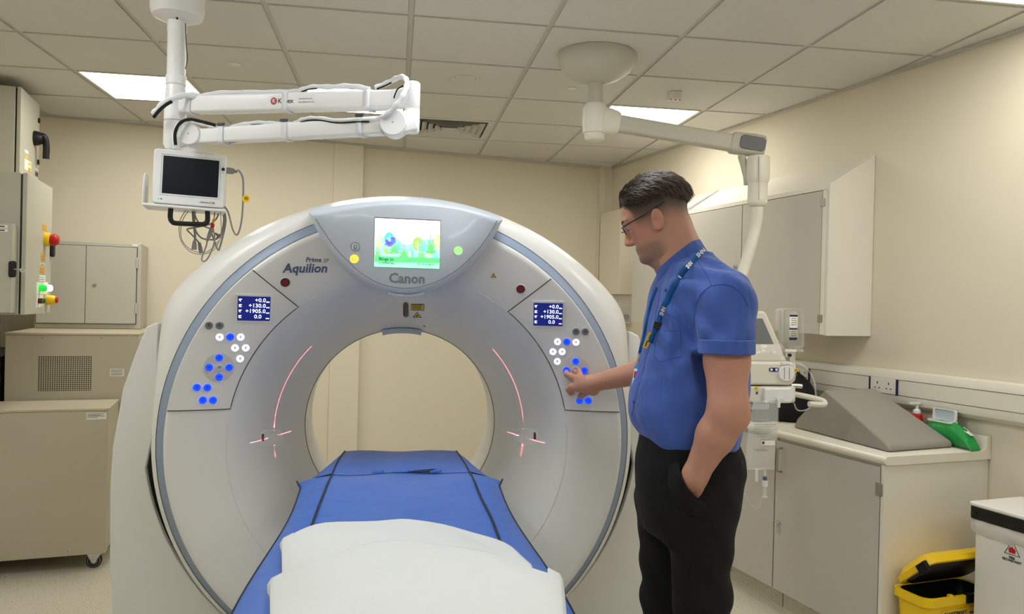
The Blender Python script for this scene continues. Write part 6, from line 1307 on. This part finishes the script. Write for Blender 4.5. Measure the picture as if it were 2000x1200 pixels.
def hit(px, py, off=.0015, fn=shirtf):
    d = ray(px, py); ts = np.linspace(1.6, 2.8, 1200); P0 = loc(CAM); P1 = loc(CAM+d); P = P0[None]+ts[:, None]*(P1-P0)[None]; f = fn(P); k = np.argmax(f < 0)
    if f[k] >= 0: return None
    t = ts[k-1]+(ts[k]-ts[k-1])*f[k-1]/(f[k-1]-f[k]); p = P0+t*(P1-P0); return wld(p)+(CAM-wld(p)).normalized()*off
def hline(pts, n=8, off=.0006):
    Q = [hit(p.x, p.y, off) for p in bez([(x, y, 0) for x, y in pts], n)]; return [q for q in Q if q is not None]
def hnorm(px, py): a, b, c = hit(px, py), hit(px+4, py), hit(px, py+4); n = (b-a).cross(c-a).normalized(); return n if n.dot(CAM-a) > 0 else -n
def seam(pts, r=.0009, name='seam', m='shirt_seam', parent=shirt):
    Q = hline(pts, 8, 0); 
    if len(Q) > 2: MB().tube(Q, r, 5).build(name, m, parent)
seam([(1296, 611), (1310, 616), (1326, 627)]); seam([(1326, 627), (1329, 650), (1331, 697)]); seam([(1331, 697), (1310, 701), (1290, 706), (1277, 697)]); seam([(1296, 611), (1288, 640), (1280, 672), (1277, 697)]); seam([(1297, 647), (1312, 647), (1327, 645)])
seam([(1364, 512), (1376, 530), (1386, 548), (1390, 558), (1408, 556), (1430, 560), (1448, 575), (1462, 600)], .0011); seam([(1390, 558), (1372, 572), (1362, 590), (1356, 620), (1354, 645)], .0011)
seam([(1290, 566), (1284, 600), (1276, 640), (1265, 690), (1252, 740), (1243, 775), (1234, 812)], .0011)
for px, py in ((1300, 567), (1238, 786)):
    p = hit(px, py, .001); n = hnorm(px, py); MB(frame(p, n.cross(Vector((0, 0, 1))), n.cross(n.cross(Vector((0, 0, 1)))))).lathe([(.0052, -.001), (.0052, .001), (.004, .0018), (.003, .0010), (0, .0010)], 16).build('button', 'shirt_seam', shirt)
# turned-up cuff of the near sleeve
ax = Vector(wld(SLH)-wld(SH)).normalized(); cf = frame(wld(SLH), ax.cross(NB), NB); 
z_ = (cf.to_3x3() @ Vector((0, 0, 1))).dot(ax); sg = 1 if z_ > 0 else -1
MB(cf).lathe([(.0685, -sg*.030), (.0710, -sg*.028), (.0715, sg*.004), (.0690, sg*.007), (.060, sg*.006), (.057, -sg*.010)], 48, cap=False).build('cuff', 'shirt_blue', shirt)
# collar: stand and fold
def cring(front, back, w, nn=40):
    f, b = mp(*front), mp(*back); c = (f+b)/2; a_ = (f-b)/2; return [c+a_*cos(t)+np.array((0, -w*sin(t), 0)) for t in [2*pi*k/nn for k in range(nn)]]
T0 = cring((1285, 527), (1362, 467), .066); T1 = cring((1282, 530), (1367, 469), .071); T2 = cring((1286, 560), (1381, 492), .088)
for k in range(40):                              # collar points drop at the front
    t = 2*pi*k/40; s = max(0, cos(t))**6*(abs(sin(t))) ; T2[k] = T2[k]+np.array((-.012*s, 0, -.030*s*2))
MB().loft([[wld(p) for p in T] for T in (cring((1292, 548), (1362, 490), .064), T0, T1, T2)], cap=False).build('collar', 'shirt_blue', shirt, ang=80, solid=.003)
# --- trousers
tr = [(846, 1250, 1440, .170), (858, 1248, 1441, .174), (885, 1243, 1452, .180), (915, 1241, 1455, .182), (950, 1240, 1449, .182), (985, 1242, 1440, .178), (1015, 1250, 1432, .168), (1040, 1262, 1424, .140)]
Tz = np.array([mp(1345, r[0])[2] for r in tr])[::-1]; Tc = np.array([(mp(r[1], r[0])[0]+mp(r[2], r[0])[0])/2 for r in tr])[::-1]; Te = np.array([(mp(r[2], r[0])[0]-mp(r[1], r[0])[0])/2 for r in tr])[::-1]; Tw = np.array([r[3] for r in tr])[::-1]
PT = radians(12); Td = np.sqrt(np.maximum(Te**2-(Tw*sin(PT))**2, .01))/cos(PT)
LEG = [(mp(1366, 975, -.085), mp(1371, 1165, -.095), mp(1376, 1250, -.095)), (mp(1303, 975, .085), mp(1303, 1165, .115), mp(1308, 1250, .115))]
def trousf(P):
    z = np.clip(P[..., 2], Tz[0], Tz[-1]); c = np.interp(z, Tz, Tc); d_ = np.interp(z, Tz, Td); w = np.interp(z, Tz, Tw); a = P[..., 0]-c; b = P[..., 1]
    u = -a*cos(PT)-b*sin(PT); v = a*sin(PT)-b*cos(PT); r = (np.abs(u/d_)**2.3+np.abs(v/w)**2.3)**(1/2.3); d = np.maximum((r-1)*np.minimum(d_, w), np.abs(P[..., 2]-(Tz[0]+Tz[-1])/2)-(Tz[-1]-Tz[0])/2)
    for i, (h_, k_, m_) in enumerate(LEG):
        an = np.array((m_[0]+.005, m_[1], .07)); g = smin(rcone(P, h_, k_, .098 if i == 0 else .093, .0735), rcone(P, k_, an, .0735, .062), .03); d = smin(d, g, .03)
    return d + .0028*np.sin(60*P[..., 2]+14*P[..., 0]+2*np.sin(P[..., 1]*20))*ss(.95, .70, P[..., 2])+.0015*np.sin(150*P[..., 2]*.3+80*P[..., 0])
V, Fq = polygonise(trousf, np.array((-.26, -.26, .045)), np.array((.26, .30, Tz[-1]+.02)), .0075)
trs = pmesh('trousers', V, Fq, 'trouser_black', man, smooth=3)
# slanted pocket mouth around the near wrist, back pocket button, waist button
EDG = [wld(mp(px, py, b)) for px, py, b in ((1326, 900, -.170), (1327, 918, -.205), (1331, 935, -.222), (1340, 953, -.222), (1352, 967, -.215), (1364, 975, -.200), (1378, 980, -.175))]
LOW = [hit(px, py, .002, trousf) for px, py in ((1306, 905), (1304, 935), (1308, 960), (1322, 988), (1342, 1006), (1364, 1010), (1386, 1000))]
PE, PO = bez(EDG, 5), bez(LOW, 5); PM = [a.lerp(b, .35)+(CAM-a).normalized()*.012 for a, b in zip(PE, PO)]
pk = MB().loft([PE, PM, PO], cap=False, closed=False).build('pocket', 'trouser_black', trs, solid=.003, ang=70, sub=1); MB().tube(PE, .0028, 6).build('pocket_edge', 'trouser_black', pk)
p = hit(1449, 905, .001, trousf)
if p is not None: MB(frame(p, EA, (0, 0, 1))).lathe([(.006, -.001), (.006, .002), (0, .0025)], 14).build('button', 'dark_grey', trs)
for i, (h_, k_, m_) in enumerate(LEG):
    hx, hy = m_[0]+.03, m_[1]; f = lambda P: smin(rcone(P, (hx+.02, hy, .045), (hx-.19, hy-.03, .035), .045, .034), rcone(P, (hx, hy, .08), (hx-.05, hy, .07), .045, .04), .03)
    V, Fq = polygonise(lambda P: np.maximum(f(P), .002-P[..., 2]), np.array((hx-.26, hy-.10, -.01)), np.array((hx+.1, hy+.08, .15)), .007); pmesh('shoe', V, Fq, 'black', man)
# --- lanyard, card and badge
def ribbon(pts, w, name, m, parent, off=.003):
    Q = hline(pts, 8, off); secs = []
    for i, q in enumerate(Q):
        T = (Q[min(i+1, len(Q)-1)]-Q[max(i-1, 0)]).normalized(); N = (CAM-q).normalized(); S = T.cross(N).normalized(); secs.append([q-S*w/2, q+S*w/2])
    return MB().loft(secs, cap=False, closed=False).build(name, m, parent, solid=.0012), Q
c0 = [wld(mp(1376, 482, -.062)), wld(mp(1364, 497, -.088))]
def rib2(P, w, name, m, parent):
    secs = []
    for i, q in enumerate(P):
        T = (P[min(i+1, len(P)-1)]-P[max(i-1, 0)]).normalized(); N = (CAM-q).normalized(); S = T.cross(N).normalized(); secs.append([q-S*w/2, q+S*w/2])
    return MB().loft(secs, cap=False, closed=False).build(name, m, parent, solid=.0012)
near_pts = [(1376, 487), (1362, 500), (1346, 517), (1330, 536), (1318, 556), (1306, 580), (1296, 602), (1288, 625), (1280, 648), (1271, 670)]
Qn = [q for q in (hit(p.x, p.y, .010) or None for p in bez([(x, y, 0) for x, y in near_pts], 4)) if q is not None]
Qn = [q+(CAM-q).normalized()*(.022*max(0, 1-i/14)) for i, q in enumerate(Qn)]
lan = rib2(Qn, .0175, 'lanyard', 'lanyard_blue', man)
fpts = [(1284, 562), (1275, 585), (1268, 610), (1262, 640), (1256, 668), (1250, 690)]
Qf = [q for q in (hit(p.x, p.y, .006) for p in bez([(x, y, 0) for x, y in fpts], 4)) if q is not None]; rib2(Qf, .011, 'lanyard_strap', 'lanyard_blue', lan)
def near_at(px):
    return min(range(len(Qn)), key=lambda i: abs(pc_px(Qn[i])-px))
for px in (1369, 1347, 1326, 1294):
    i = near_at(px); q = Qn[i]; T = (Qn[min(i+1, len(Qn)-1)]-Qn[max(0, i-1)]).normalized(); N = (CAM-q).normalized(); text('NHS', frame(q+N*.0016, T, N.cross(T)), .0155, 'paper', lan, align='CENTER', depth=.0002, offset=.0006, shear=.15)
i = near_at(1284); T = (Qn[min(i+1, len(Qn)-1)]-Qn[i-1]).normalized(); N = (CAM-Qn[i]).normalized(); MB(frame(Qn[i]+N*.002, T, N.cross(T))).box((-.010, -.010, -.002), (.010, .010, .002)).build('breakaway_clip', 'black', lan, bevel=.001)
c = hit(1268, 666, .012); T = (hit(1262, 682, .012)-hit(1275, 650, .012)).normalized(); N = (CAM-c).normalized(); cdm = frame(c, T, N.cross(T)); yc = MB(cdm).box((-.026, -.0105, -.001), (.026, .0105, .001)).build('yellow_card', 'yellow_label', lan, bevel=.001); MB(cdm).box((-.018, -.004, .001), (-.006, .004, .0014)).build('card_print', 'ink', yc, smooth=False); MB(cdm).box((.002, -.006, .001), (.02, -.003, .0014)).build('card_print', 'ink', yc, smooth=False)
b0 = wld(mp(1250, 694, -.02)); MB().tube([b0, wld(mp(1247, 703, -.02)), wld(mp(1246, 712, -.02))], [.006, .005, .004], 10).build('swivel_clip', 'chrome', lan)
bf = frame(wld(mp(1243, 736, -.025)), (EA*.55+NB*-.83), Vector((0, 0, 1))+EA*.18); bd = MB(bf).prism(rrect(.030, .062, .004), -.003, .003).build('id_badge', 'badge_blue', lan); MB(bf).box((-.012, -.026, .003), (.012, .022, .0036)).build('badge_card', 'paper', bd, smooth=False); MB(bf).box((-.009, -.005, .0036), (.004, .015, .0040)).build('badge_photo', 'red_ink', bd, smooth=False)
